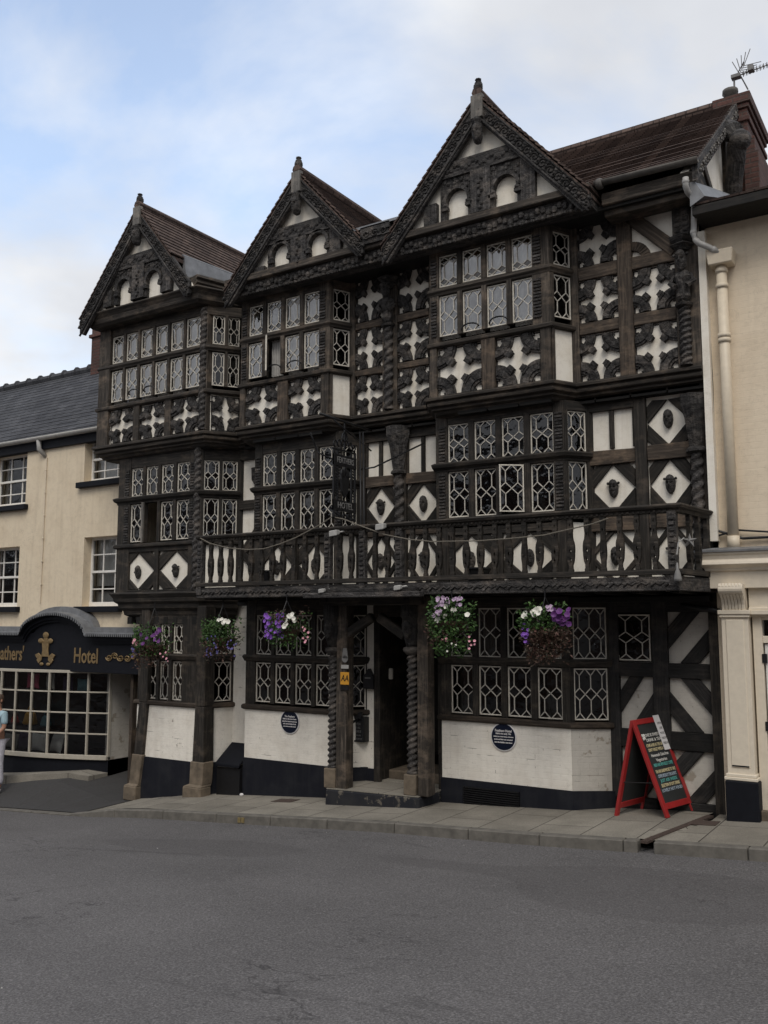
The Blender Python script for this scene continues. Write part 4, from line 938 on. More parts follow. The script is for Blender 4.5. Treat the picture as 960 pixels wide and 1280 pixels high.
# ================= ground floor =================
def floor0(FL,FR,BL,BR,Yf,r1,r2,lx0,lx1,n,gap,ns,svn,zs,zp,curt=(None,None),sm='brickwhite'):
    zb=-.85; f=face(FL,FR,zb,2.68,Yf); s=side(FR,Yf,BR,YG,zb,2.68); l=side(BL,YG,FL,Yf,zb,2.68); T=MB(); v=lambda z:z-zb; W=f.W; u0=lx0-FL; u1=lx1-FL
    f.box(T,0,u0,v(zs),3.53,-.1,.008,.004); f.box(T,u1,W,v(zs),3.53,-.1,.008,.004); f.box(T,u0,u1,v(r1[1]),3.53,-.1,.004)
    lights(H,f,u0,u1,v(r1[0]),v(r1[1]),n,gap,T,2,'glassdark',-.03,(),curt[0]); lights(H,f,u0,u1,v(r2[0]),v(r2[1]),n,gap,T,2,'glassdark',-.03,(),curt[1])
    if ns:
        lights(H,s,.05,s.W-.05,v(r1[0]),v(r1[1]),ns,.05,T,svn,'glassdark',-.03); lights(H,s,.05,s.W-.05,v(r2[0]),v(r2[1]),ns,.05,T,svn,'glassdark',-.03)
    s.box(T,0,.05,v(zs),3.53,-.1,.006); s.box(T,s.W-.05,s.W+.04,v(zs),3.53,-.1,.006); s.box(T,0,s.W,v(r1[1]),3.53,-.1,.002); l.box(T,0,l.W,v(zs),3.53,-.1,.0)
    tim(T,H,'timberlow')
    pth=lambda z:[(BL,YG,z),(FL,Yf,z),(FR,Yf,z),(BR,YG,z)]
    mb=MB(); sweep(mb,pth((r1[0]+r2[1])/2),[(-.08,.06),(.03,.06),(.05,.03),(.02,-.04),(-.08,-.06)]); mb.build('transom',M['timberlow'],H,bevel=.004)
    mb=MB(); sweep(mb,pth(zs+.07),SILL); mb.build('sill',M['brown'],H,bevel=.004)
    wb=MB(); f.box(wb,.004,W-.004,v(zp),v(zs)+.0,-.15,-.0)
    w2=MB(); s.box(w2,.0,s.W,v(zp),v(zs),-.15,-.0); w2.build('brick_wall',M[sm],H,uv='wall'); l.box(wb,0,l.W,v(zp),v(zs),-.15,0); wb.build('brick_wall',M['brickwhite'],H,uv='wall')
    pb=MB(); f.box(pb,-.01,W+.012,0,v(zp)-.002,-.16,.022); s.box(pb,.0,s.W,0,v(zp)-.002,-.16,.022); l.box(pb,0,l.W,0,v(zp)-.002,-.16,.02); pb.build('plinth',M['navy'],H)
    return f,s,v
fg,sg_,vg=floor0(-12.0,-10.45,-12.05,-10.27,-.2,(1.82,2.30),(1.06,1.69),pxa(184,850,-.2),pxa(227,850,-.2),3,.07,1,3,.97,.11)
fg2,s2,v2=floor0(-9.76,-7.87,-9.80,-7.6,0.0,(1.833,2.447),(1.10,1.708),pxa(319,850,0),pxa(416,850,0),4,.075,1,2,.99,.235,(None,lambda i:('warmcurtain',.6,1.0) if i==0 else None))
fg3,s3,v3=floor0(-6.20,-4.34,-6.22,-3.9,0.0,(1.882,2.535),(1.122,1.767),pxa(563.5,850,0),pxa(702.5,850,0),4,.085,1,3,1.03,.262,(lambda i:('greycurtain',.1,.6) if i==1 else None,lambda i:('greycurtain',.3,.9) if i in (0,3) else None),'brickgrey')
for X0,X1,B0,B1,F0,F1,y0 in ((-11.90,-11.70,-12.05,-11.83,-12.13,-11.83,-.26),(-10.56,-10.36,-10.62,-10.34,-10.72,-10.32,-.30)):          # flaring posts of the left bay on stone bases
    z=zg(F0); mb=MB(); r4=lambda a,b,y,zz:[(a,y,zz),(b,y,zz),(b,y+.24,zz),(a,y+.24,zz)]
    mb.hexa(r4(X0+(B0-X0)*.6,X1+(B1-X1)*.6,y0,.12),r4(X0,X1,y0,1.0)); mb.hexa(r4(X0,X1,y0,1.0),r4(X0,X1,y0,2.6)); mb.build('post',M['timberlow'],H,bevel=.012)
    mb=MB(); mb.hexa(r4(B0,B1,y0-.03,z+.2),r4(X0+(B0-X0)*.6-.02,X1+(B1-X1)*.6+.02,y0-.02,.14)); mb.hexa(r4(F0,F1,y0-.08,z-.06),r4(F0+.01,F1,y0-.08,z+.17)); mb.hexa(r4(F0+.01,F1,y0-.08,z+.17),r4(B0,B1,y0-.03,z+.21)); mb.build('stone_base',M['stone'],H,bevel=.012)
mb=MB(); mb.box(-10.3,-9.72,.28,.42,-.8,2.65); mb.build('brick_wall',M['brickwhite'],H,uv='wall')
mb=MB(); mb.box(-7.66,-7.47,.27,.5,.2,2.62); mb.build('brick_wall',M['brickwhite'],H,uv='wall')
mb=MB(); mb.box(-7.68,-7.46,.25,.5,-.5,.22); mb.build('plinth',M['navy'],H)
mb=MB(); mb.box(-7.47,-7.36,.22,1.2,-.1,2.62,.004); mb.box(-6.32,-6.2,.1,1.2,-.1,2.62,.004); mb.box(-7.47,-6.2,.2,.4,2.42,2.62); mb.build('door_frame',M['timberlow'],H,bevel=.01)
D=MB(); D.box(-7.36,-6.32,1.02,1.08,.38,2.45)
for i in range(5): D.box(-7.33+i*.2,-7.15+i*.2,1.0,1.025,.42,2.4)
do=D.build('door',M['soffit'],H,bevel=.006); mb=MB(); mb.lathe((-6.5,1.0,1.35),[(.012,0),(.012,.05),(.03,.06),(.03,.09)],10,Vector((0,-1,0))); mb.build('handle',M['iron'],do,smooth=True)
mb=MB(); mb.box(-7.36,-7.30,.45,.5,1.5,1.66); mb.build('bell_push',M['white'],H,bevel=.01)
# porch
PY=-.40; pcx=[P(416,985,PY).x,P(516,990,PY).x]; sy=-.54
xa,xb,xc=P(404,1005,sy).x,P(523,1010,sy).x,P(552,994,.0).x; ta,tb=P(409,986,sy).z,P(524,997,sy).z
mb=MB(); mb.hexa([(xa,sy,-.7),(xb,sy,-.7),(xc,.3,-.7),(xa,.3,-.7)],[(xa+.02,sy+.02,ta-.01),(xb-.01,sy+.02,tb-.01),(xc,.3,tb-.01),(xa+.02,.3,ta-.01)]); mb.build('porch_step',M['chipped'],H,bevel=.02)
mb=MB(); mb.hexa([(xa+.03,sy+.03,ta-.008),(xb-.02,sy+.03,tb-.008),(xc-.01,.3,tb-.008),(xa+.03,.3,ta-.008)],[(xa+.03,sy+.03,ta+.004),(xb-.02,sy+.03,tb+.004),(xc-.01,.3,tb+.004),(xa+.03,.3,ta+.004)]); mb.box(-7.62,-6.2,.29,1.1,-.1,tb); mb.build('porch_paving',M['paving'],H,uv='wall')
mb=MB(); zs1=P(500,962,.5).z; mb.box(-7.36,-6.19,.45,1.2,-.1,zs1,.006); mb.build('threshold_step',M['stone'],H,bevel=.02)
for i,cx in enumerate(pcx):
    co=empty('porch_column',(cx,PY,(ta,tb)[i]),H); b0=(ta,tb)[i]
    ztw=(P(416,817,PY).z,P(516,817,PY).z)[i]; zcp=(P(416,768,PY).z,P(516,768,PY).z)[i]
    mb=MB(); mb.box(cx-.095,cx+.095,PY-.095,PY+.095,b0,b0+.27,.004); mb.build('stone_base',M['stone'],co,bevel=.012)
    mb=MB(); twist(mb,(cx,PY),b0+.26,ztw,.066,10,2,.22); mb.lathe((cx,PY,b0+.26),[(.07,0),(.085,.02),(.07,.05)],14); mb.build('twisted_shaft',M['carved'],co,smooth=True)
    mb=MB(); mb.lathe((cx,PY,ztw-.02),[(.065,0),(.09,.01),(.10,.03),(.125,.05),(.13,.075),(.12,.10),(.08,.115)],14); mb.lathe((cx,PY,ztw+.09),[(.085,0),(.10,.05),(.12,.12),(.135,.2),(.14,.3),(.13,.38),(.15,.41),(.15,2.72-ztw-.09)],14,fn=lambda a,h:1+.10*math.cos(4*a+h*9))
    mb.build('capital',M['carved'],co,smooth=True); mask(co,(cx,PY-.11,ztw+.33),.24,name='capital_mask')
    mb=MB(); qx=P((421.5,522.5)[i],900,-.44).x; qx1=P((434,536)[i],900,-.44).x; mb.box(qx,qx1,-.47,-.28,b0,2.7,.004); mb.build('square_post',M['timber'],co,bevel=.012)
mb=MB(); mb.box(-7.9,-6.2,-.55,-.3,2.58,2.70); mb.build('porch_beam',M['timberlow'],H,bevel=.01)
pp=face(-8.5,-5.5,1.5,2.9,-.40); pc=lambda a,b:(P(a,b,-.40).x+8.5,P(a,b,-.40).z-1.5)
for p0,p1 in (((428,797),(466,771)),((507,795),(474,771))):
    mb=MB(); pp.bar(mb,pc(*p0),pc(*p1),.13,-.05,.05); mb.build('arch_brace',M['timberlow'],H,bevel=.012)
mb=MB(); mb.tube([P(431,908,-.3),P(446,900,.1),P(470,892,.8)],.02,8); mb.build('handrail',M['iron'],H,smooth=True)
# timbered wall on the right of the ground floor
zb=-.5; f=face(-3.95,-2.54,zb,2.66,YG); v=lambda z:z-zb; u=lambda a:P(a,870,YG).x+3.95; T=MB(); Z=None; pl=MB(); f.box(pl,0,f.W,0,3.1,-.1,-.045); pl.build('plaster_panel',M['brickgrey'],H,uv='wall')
zr1=(P(850,829,YG).z,P(850,848,YG).z); zr2=(P(850,915,YG).z,P(850,938,YG).z); za=P(850,765,YG).z; zlow=P(850,1002,YG).z
for a,b in ((0,u(775)),(u(817),u(837)),(u(893),f.W)): f.box(T,a,b,0,3.16,-.1,.02,.004)
for z1,z0 in (zr1,zr2): f.box(T,0,f.W,v(z0),v(z1),-.1,.012,.004)
f.box(T,0,f.W,v(za),3.16,-.1,.015); f.box(T,0,f.W,0,v(zlow),-.1,.02)
chevron(Z,f,u(837),u(893),v(zr1[0]),v(za),True,-.045,.17,.21); chevron(Z,f,u(775),u(817),v(zr2[0]),v(zr1[1]),True,-.045,.15,.2)
chevron(Z,f,u(837),u(893),v(zr2[0]),v(zr1[1]),False,-.045,.17,.21); chevron(Z,f,u(837),u(893),v(zlow),v(zr2[1]),True,-.045,.17,.21); chevron(Z,f,u(775),u(817),v(zlow),v(zr2[1]),True,-.045,.13,.2)
lights(H,f,u(773.5)+.0,u(815),v(P(795,826,YG).z),v(P(795,768,YG).z),1,.05,T,2,'glassdark',-.02); tim(T,H,'timberblack')
bk=MB(); f.box(bk,u(772),u(817),v(zr1[0]),v(za),-.2,-.044); bk.build('room_interior',M['room'],H)
mb=MB(); mb.tube([(-2.95,.1,2.55),(-2.6,.1,2.50),(-2.45,.1,2.46)],.035,8); mb.build('drain_pipe',M['iron'],H,smooth=True)
# vent grille in the plinth of the right bay
mb=MB(); vx0=P(581,998,0).x; vx1=P(651,998,0).x
for k in range(8): mb.box(vx0,vx1,-.055,-.02,-.03+k*.028+.0,-.016+k*.028)
mb.build('vent_grille',M['iron'],H)
# small lamp glowing inside the left bay
def emit(name,c,s):
    m=bpy.data.materials.new(name); m.use_nodes=True; b=m.node_tree.nodes['Principled BSDF']; b.inputs['Emission Color'].default_value=(*c,1); b.inputs['Emission Strength'].default_value=s; b.inputs['Base Color'].default_value=(*c,1); return m
M['lamp']=emit('warm_lamp_shade',(1,.55,.2),2.2)
p=P(244,802,.25); mb=MB(); mb.lathe(p,[(.05,0),(.035,.12)],12); mb.tube([p,p-Vector((0,0,.1))],.01,6); wl_=mb.build('wall_lamp',M['lamp'],H)
# ------------------------------------------------------------------ ground
ax=FW
def sheet(name,pts,m,k='structure',uv='wall'):
    mb=MB(); mb.add(pts,[tuple(range(len(pts)))]); return kind(mb.build(name,m,uv=uv),k)
KY=-1.50
sl=.0705
mb=MB(); gx=[-400,-60,-30,-16,-11.8,-10.4,-6.2,-4.36,-2.48,8,60,400]; gy=[(-300,2.0),(-40,.5),(-14,.30),(-8,.12),(-4,.05),(-2.4,.0),(KY,-.0),(12,.0),(60,0),(300,0)]
for y,dz in gy:
    for x in gx: mb.v.append(Vector((x,y,zr(x)+dz)))
nx=len(gx)
for j in range(len(gy)-1):
    for i in range(nx-1): mb.f.append([j*nx+i,j*nx+i+1,(j+1)*nx+i+1,(j+1)*nx+i]); mb.mi.append(0)
kind(mb.build('road',M['asphalt'],uv='wall',origin=(0,0,0)),'structure')
# pavement in front of the hotel, with a lowered end beside the drive
mb=MB(); px_=[-12.35,-11.8,-11.3,-10.9,-10.4,-9,-7.5,-6.2,-4.36,-3.05]; 
def drop(x): return max(0,min(1,(-10.9-x)/1.3))*.10
vs=[]
for x in px_:
    vs += [(x+(.35 if x<-12 else 0),KY+.14,zg(x)-drop(x)),(x,1.0,zg(x)-drop(x)*.35)]
mb.add(vs,[(2*i,2*i+2,2*i+3,2*i+1) for i in range(len(px_)-1)])
mb.add([(-2.9,KY+.14,zg(-2.9)),(12,KY+.14,zg(12)),(12,1.0,zg(12)),(-2.62,1.0,zg(-2.62)),(-2.62,-.2,zg(-2.62))],[(0,1,2,3,4)])
mb.add([(-3.05,KY+.14,zg(-3.05)),(-2.9,KY+.14,zg(-2.9)-.012),(-2.62,-.2,zg(-2.62)-.012),(-2.78,-.2,zg(-2.78)),(-2.62,1.0,zg(-2.62)-.012),(-3.05,1.0,zg(-3.05))],[(0,1,2,3),(0,3,4,5)])
kind(mb.build('pavement',M['paving'],uv='wall',origin=(0,0,0)),'structure')
mb=MB(); x=-12.0; i=0
while x<11.5:
    L=rng.uniform(.85,1.05); x1=x+L
    if x<-3.0<x1: x1=-3.06
    if -3.06<=x<-2.9: x=-2.9; x1=x+L
    d0,d1=drop(x),drop(x1-.008); j=rng.uniform(-.004,.004)
    a=[(x,KY+j,zr(x)-.1),(x1-.008,KY+j,zr(x1)-.1),(x1-.008,KY+.14,zr(x1)-.1),(x,KY+.14,zr(x)-.1)]
    b=[(x,KY+j+.012,zg(x)+.004-d0),(x1-.008,KY+j+.012,zg(x1)+.004-d1),(x1-.008,KY+.138,zg(x1)+.004-d1),(x,KY+.138,zg(x)+.004-d0)]
    mb.hexa(a,b); x=x1
kind(mb.build('kerb',M['kerb'],bevel=.012,origin=(0,0,0)),'structure')
mb=MB(); 
for k in range(9):
    x=-12.0-k*.95; mb.hexa([(x-.94,KY+.0,zr(x-.94)-.1),(x,KY+.0,zr(x)-.1),(x,KY+.13,zr(x)-.1),(x-.94,KY+.13,zr(x-.94)-.1)],[(x-.94,KY+.0,zr(x-.94)+.022),(x,KY+.0,zr(x)+.022),(x,KY+.13,zr(x)+.022),(x-.94,KY+.13,zr(x-.94)+.022)])
kind(mb.build('flush_kerb',M['kerb'],bevel=.008,origin=(0,0,0)),'structure')
M['drive']=plain('dark_tarmac_drive',(.045,.043,.043),.9,.35,0,30,.3)
def zs(x):
    a=-.465+.085*(x+14.1); t=max(0,min(1,(x+13.6)/1.4)); return a*(1-t)+(zg(x)-.075)*t                # ground rises gently from the kerb to the shop
mb=MB(); dxs=[-22,-18,-16,-14.5,-13.6,-13.1,-12.6,-12.2,-11.95]; vs=[]
for x in dxs:
    e=zg(x)+.004 if x>-12 else None
    vs += [(x,KY+.13,zr(x)+.03 if x<-12 else zr(x)+.024),(x,-.5,zs(x) if x<-12 else zg(x)-.075),(x,1.0,zs(x)+.13*max(0,min(1,(-12.2-x)/1.4)) if x<-12 else zg(x)-.05)]
mb.add(vs,[(3*i,3*i+3,3*i+4,3*i+1) for i in range(len(dxs)-1)]+[(3*i+1,3*i+4,3*i+5,3*i+2) for i in range(len(dxs)-1)]); kind(mb.build('driveway',M['drive'],uv='wall',origin=(0,0,0)),'structure')
mb=MB(); n=16; a=[];b=[]
cxs,hw=-16.0,2.73
bow=lambda x,sag=.62: .30-sag*max(0,1-((x-cxs)/hw)**2)
for k in range(n+1):
    x=cxs-hw+2*hw*k/n; a.append((x,bow(x)-.42)); b.append((x,bow(x)+.3))
for k in range(n):
    x0,x1=a[k][0],a[k+1][0]; z0,z1=zs(x0)+.045,zs(x1)+.045
    mb.hexa([(x0,a[k][1],z0-.3),(x1,a[k+1][1],z1-.3),(x1,1,z1-.3),(x0,1,z0-.3)],[(x0,a[k][1],z0+.06),(x1,a[k+1][1],z1+.06),(x1,1,z1+.06),(x0,1,z0+.06)])
kind(mb.build('shop_step_paving',M['paving'],uv='wall',origin=(0,0,0)),'structure')
# ------------------------------------------------------------------ left neighbour: cream shop
LY=.15
S=tag(empty('cream_shop_building',(-16.5,LY,zg(-16.5))),'cream rendered building with a slate roof and a black gift shop front below','shop')
wl=MB(); wins=[]
def holes(x0,x1,z0,z1,hs,y0,y1,mb):
    xs=sorted({x0,x1,*[h[0] for h in hs],*[h[1] for h in hs]}); zs=sorted({z0,z1,*[h[2] for h in hs],*[h[3] for h in hs]})
    for a,b in zip(xs,xs[1:]):
        for c,d in zip(zs,zs[1:]):
            if not any(h[0]-1e-6<=a and b<=h[1]+1e-6 and h[2]-1e-6<=c and d<=h[3]+1e-6 for h in hs): mb.box(a,b,y0,y1,c,d)
z=lambda a,b:P(a,b,LY).z; xx=lambda a,b=600:P(a,b,LY).x
W3=(xx(106,570),-12.95,z(106,607)+.06,z(106,545)); W1=(xx(33,600)-1.15,xx(33,600),z(33,634)+.06,z(33,565)); W4=(xx(104,710),-12.95,z(104,762)+.06,z(104,672)); W2=(xx(23,720)-1.15,xx(23,720),z(23,762)+.06,z(23,683))
LH=[W1,W2,W3,W4]
holes(-26,-12.2,2.0,5.86,LH,LY,LY+.3,wl); wl.build('rendered_wall',M['cream'],S,uv='wall')
wl=MB(); wl.box(-13.36,-13.27,.30,1.1,-.62,2.2); wl.box(-13.3,-11.9,.90,1.1,-.62,2.2); wl.build('brick_wall',M['brickgrey'],S,uv='wall')  # white brick coloured grey for the shade of this recess
wl=MB(); wl.box(-13.3,-11.9,.88,1.1,-1.2,-.62+.55); wl.build('plinth',M['navy'],S)
wl=MB(); wl.box(-26,-12.3,1.6,1.8,-1.5,5.9); wl.box(-26,-12.3,.4,1.6,2.9,3.0); wl.box(-26,-12.3,.4,1.6,5.8,5.86); wl.box(-15.05,-14.95,.4,1.6,3,5.8); wl.build('room_interior',M['room'],S)
def sash(h,par,cols,rows,curt=None):
    x0,x1,z0,z1=h; y=LY+.17; mb=MB(); t=.045
    mb.box(x0,x0+t,y,y+.06,z0,z1); mb.box(x1-t,x1,y,y+.06,z0,z1); mb.box(x0,x1,y+.001,y+.06,z1-t,z1); mb.box(x0,x1,y-.01,y+.06,z0,z0+.08)
    zm=(z0+z1)/2; mb.box(x0+t,x1-t,y-.012,y+.05,zm-.022,zm+.022)
    for i in range(1,cols): xm=x0+(x1-x0)*i/cols; mb.box(xm-.011,xm+.011,y+.01,y+.04,z0,z1)
    for j in range(1,rows):
        zz=z0+(z1-z0)*j/rows
        if abs(zz-zm)>.05: mb.box(x0+t,x1-t,y+.012,y+.04,zz-.011,zz+.011)
    w=mb.build('sash_window',M['sashwhite'],par,bevel=.003)
    g=MB(); g.add([(x0,y+.03,z0),(x1,y+.03,z0),(x1,y+.03,z1),(x0,y+.03,z1)],[(0,1,2,3)]); g.build('glass',M['clear'],w)
    sb=MB(); sb.box(x0-.12,x1+.1,LY-.10,LY+.17,z0-.11,z0-.003); sb.build('sill',M['shopnavy'],w,bevel=.01)
    if curt:
        c=MB(); n=40; vs=[]
        for i in range(n+1):
            q=x0+(x1-x0)*i/n; vs += [(q,y+.16+.02*math.sin(i*1.3),z0),(q,y+.16+.02*math.sin(i*1.3+.4),z1)]
        c.add(vs,[(2*i,2*i+2,2*i+3,2*i+1) for i in range(n) if curt=='full' or i>26 or i<4]); c.build('curtain',M['curtain'],w,smooth=True)
sash(W1,S,3,4,'side'); sash(W2,S,3,4,'side'); sash(W3,S,3,4,'full'); sash(W4,S,3,4,'full')
zt=5.93
R=slope(-26,-12.75,LY-.12,zt,3.0,8.33,'slate',S,'slate_roof',step=.19,lift=.011)
mb=MB()
for k in range(28): mb.tube([(-26+k*.47,3.0,8.36),(-26+k*.47+.455,3.0,8.36)],.10,8); mb.ball((-26+k*.47+.46,3.0,8.38),.125,8,5,(.35,1,1))
mb.build('ridge_tiles',M['slate'],S,uv='wall')
mb=MB(); mb.box(-26,-12.5,LY-.06,LY+.1,5.72,5.88); mb.build('eaves_board',M['shopnavy'],S)
n=8; pr=[(math.cos(math.pi+math.pi*k/n)*.07,math.sin(math.pi+math.pi*k/n)*.07) for k in range(n+1)]
mb=MB(); mb.hexa([(-26,LY-.12+a,5.97+b) for a,b in pr],[(-12.6,LY-.12+a,5.95+b) for a,b in pr])
mb.tube([(xx(55,550),LY-.12,5.9),(xx(55,550),LY-.1,5.72),(xx(57,570),LY+.02,5.58)],.05,8); mb.build('gutter',M['greypipe'],S,smooth=True)
mb=MB(); mb.tube([(xx(59,580),LY-.015,5.55),(xx(58,590),LY-.015,2.7)],.012,6)
for k in range(6): mb.ball((xx(59,580),LY-.02,5.3-k*.45),.02,6,4)
mb.build('cable',M['pipe'],S)
cp=P(118,440,2.95); mb=MB(); cl=P(114,440,2.7).x; mb.box(cl,cl+.9,2.7,3.3,7.6,9.6); mb.box(cl-.05,cl+.95,2.65,3.35,9.0,9.08); mb.build('chimney',M['redbrick'],S,uv='wall',bevel=.006)
# shopfront
F=empty('shopfront',(-16,0,zg(-16)),S)
mb=MB(); mb.box(-19.5,-12.12,-.02,.16,1.43,2.12,.002)
cxa=P(72,790,-.04).x; ra=.80; zb_=1.98
arch=[(cxa+ra*1.0*math.cos(t),zb_+.38*math.sin(t)) for t in [math.pi*k/18 for k in range(19)]]
pa=face(-19.5,-12.12,0,3,-.02); ap_=[(x+19.5,z) for x,z in arch]
pa.poly(mb,[(ap_[18][0],1.9)]+[(ap_[0][0],1.9)]+ap_,-.16,.0)
mb.build('fascia_board',M['shopnavy'],F,bevel=.006)
# moulded hood following the arch, with a ragged lead flashing on top
def hood(off0,off1,y0,y1,dz):
    pts=[(-19.5,2.12)]
    for k in range(18,-1,-1):
        t=math.pi*k/18; pts.append((cxa+(ra+.16)*math.cos(t)*1.0,max(2.12,zb_+.10+.42*math.sin(t)) ))
    pts.append((-12.12,2.12)); return pts
hp2=hood(0,0,0,0,0)
def strip(mb,pts,y0,y1,z0,z1):
    for (xa,za_),(xb,zb2) in zip(pts,pts[1:]):
        if xb-xa<1e-5: continue
        mb.hexa([(xa,y0,za_+z0),(xb,y0,zb2+z0),(xb,y1,zb2+z0),(xa,y1,za_+z0)],[(xa,y0,za_+z1),(xb,y0,zb2+z1),(xb,y1,zb2+z1),(xa,y1,za_+z1)])
mb=MB(); strip(mb,hp2,-.16,.16,-.05,.0); strip(mb,hp2,-.10,.16,-.12,-.05); strip(mb,hp2,-.06,.16,-.17,-.12); mb.build('hood_moulding',M['shopnavy'],F)
mb=MB(); strip(mb,hp2,-.20,.16,.003,.02)
acc=0
for (xa,za_),(xb,zb2) in zip(hp2,hp2[1:]):
    k=max(1,int(math.hypot(xb-xa,zb2-za_)/.05))
    for i in range(k):
        t=(i+.5)/k; x=xa+(xb-xa)*t; z=za_+(zb2-za_)*t; mb.hexa([(x-.022,-.205,z+.015),(x+.022,-.205,z+.015),(x+.022,-.20,z+.02),(x-.022,-.20,z+.02)],[(x-.01,-.207,z-.045),(x+.01,-.207,z-.045),(x+.01,-.203,z-.045),(x-.01,-.203,z-.045)])
mb.build('lead_flashing',M['leadsheet'],F)
mb=MB(); strip(mb,[(x,z+.02) for x,z in hp2],.0,.16,.0,.10); mb.build('flashing_upstand',M['leadsheet'],F)
ro=(rad(90),0,0)
tz=P(120,821,-.03).z
tx=P(107,821,-.03).x; text('Hotel','lettering',M['gilt'],F,(tx,-.026,tz),.38,ro,.78,ext=.004,shear=.0,bold=.006)
tx=P(31,820,-.03).x; text("Feathers'",'lettering',M['gilt'],F,(tx-.03,-.026,tz+.0),.38,ro,.72,'RIGHT',ext=.004,bold=.006)
# feather plume emblem
mb=MB(); ec=P(57,812,-.03); pe=face(ec.x-.5,ec.x+.5,ec.z-.5,ec.z+.5,-.024); es=.82
q=lambda pts: pe.poly(mb,[(.5+a*es,.5+b*es) for a,b in pts],0,.02)
q([(-.13,-.16),(.13,-.16),(.10,0),(.13,.16),(-.13,.16),(-.10,0)])
for a,b,c,d in ((0,.33,.11,.075),(-.17,.2,.10,.06),(.17,.2,.10,.06)):
    mb.ball(pe.p(.5+a*es,.5+b*es,.015),.1*es,10,6,(c*10,.25,d*10))
q([(-.08,.14),(.08,.14),(.06,.34),(-.06,.34)])
q([(-.12,-.15),(-.12,-.24),(-.22,-.32),(-.30,-.24),(-.24,-.16)]); q([(.12,-.15),(.24,-.16),(.30,-.24),(.22,-.32),(.12,-.24)])
q([(-.30,-.2),(-.36,-.12),(-.24,-.08),(-.14,-.14)]); q([(.30,-.2),(.14,-.14),(.24,-.08),(.36,-.12)])
for a,b in ((-.12,-.33),(.12,-.33)): mb.ball(pe.p(.5+a*es,.5+b*es,.01),.05*es,8,5,(1.5,.4,.8))
mb.build('feather_emblem',M['gilt'],F,bevel=.004)
mb=MB(); oc_=P(155,822,-.03)
for sg in (-1,1):
    for k in range(3):
        c0=oc_+Vector((sg*(.09+k*.15),0,(.02 if k%2 else -.01))); pts=[]
        for i in range(14):
            t=i/13*1.5*2*math.pi; r=.085*(1-i/17); pts.append(c0+Vector((sg*r*math.cos(t),0,(1 if k%2 else -1)*r*.7*math.sin(t))))
        mb.tube(pts,.012,5)
mb.build('scroll_ornament',M['gilt'],F)
# bow window
mb=MB(); bx0,bx1=cxs-hw,cxs+hw; bz0,bz1=-.06,1.43; nm=14
mx=[bx0+(bx1-bx0)*k/nm for k in range(nm+1)]
sagz=.62
for k,x in enumerate(mx):
    y=bow(x); w=.015; mb.box(x-w,x+w,y-.03,y+.03,bz0-.03,bz1)
for zz in [bz0+(bz1-bz0)*j/4 for j in (1,2,3)]:
    for a,b in zip(mx,mx[1:]): mb.hexa([(a,bow(a)-.022,zz-.013),(b,bow(b)-.022,zz-.013),(b,bow(b)+.02,zz-.013),(a,bow(a)+.02,zz-.013)],[(a,bow(a)-.022,zz+.013),(b,bow(b)-.022,zz+.013),(b,bow(b)+.02,zz+.013),(a,bow(a)+.02,zz+.013)])
for a,b in zip(mx,mx[1:]):
    for z0,z1,o in ((bz0-.08,bz0,.05),(bz1-.03,bz1+.02,.03)): mb.hexa([(a,bow(a)-o,z0),(b,bow(b)-o,z0),(b,bow(b)+.05,z0),(a,bow(a)+.05,z0)],[(a,bow(a)-o,z1),(b,bow(b)-o,z1),(b,bow(b)+.05,z1),(a,bow(a)+.05,z1)])
bw_=mb.build('bow_window',M['glaze'],F,bevel=.004)
g=MB()
for a,b in zip(mx,mx[1:]):
    for j in range(4):
        z0=bz0+(bz1-bz0)*j/4; z1=z0+(bz1-bz0)/4; e=rng.uniform(-.006,.006); g.add([(a,bow(a)+e,z0),(b,bow(b)-e,z0),(b,bow(b)-e,z1),(a,bow(a)+e,z1)],[(0,1,2,3)])
g.build('glass',M['clear'],bw_)
mb=MB()
for a,b in zip(mx,mx[1:]): mb.hexa([(a,bow(a)+.0,-1.4),(b,bow(b)+.0,-1.4),(b,1,-1.4),(a,1,-1.4)],[(a,bow(a)+.0,bz0-.08),(b,bow(b)+.0,bz0-.08),(b,1,bz0-.08),(a,1,bz0-.08)])
mb.build('stall_riser',M['shopnavy'],F)
mb=MB(); mb.box(-17.6,-14.4,.05,1.5,-.12,-.09); mb.box(-17.4,-14.4,.1,.5,.335,.36); mb.box(-17.4,-14.2,.2,.5,1.01,1.035); mb.build('display_shelf',M['soffit'],F)
mb=MB(); mb.box(-19.5,-13.25,.0,1.6,1.44,1.5); mb.build('shop_ceiling',M['room'],F)
mb=MB(); tx0=P(172,900,.2).x; mb.box(tx0-.12,tx0-.05,.12,.3,zg(-12.4)-.1,1.45); mb.build('corner_board',M['brown'],F)
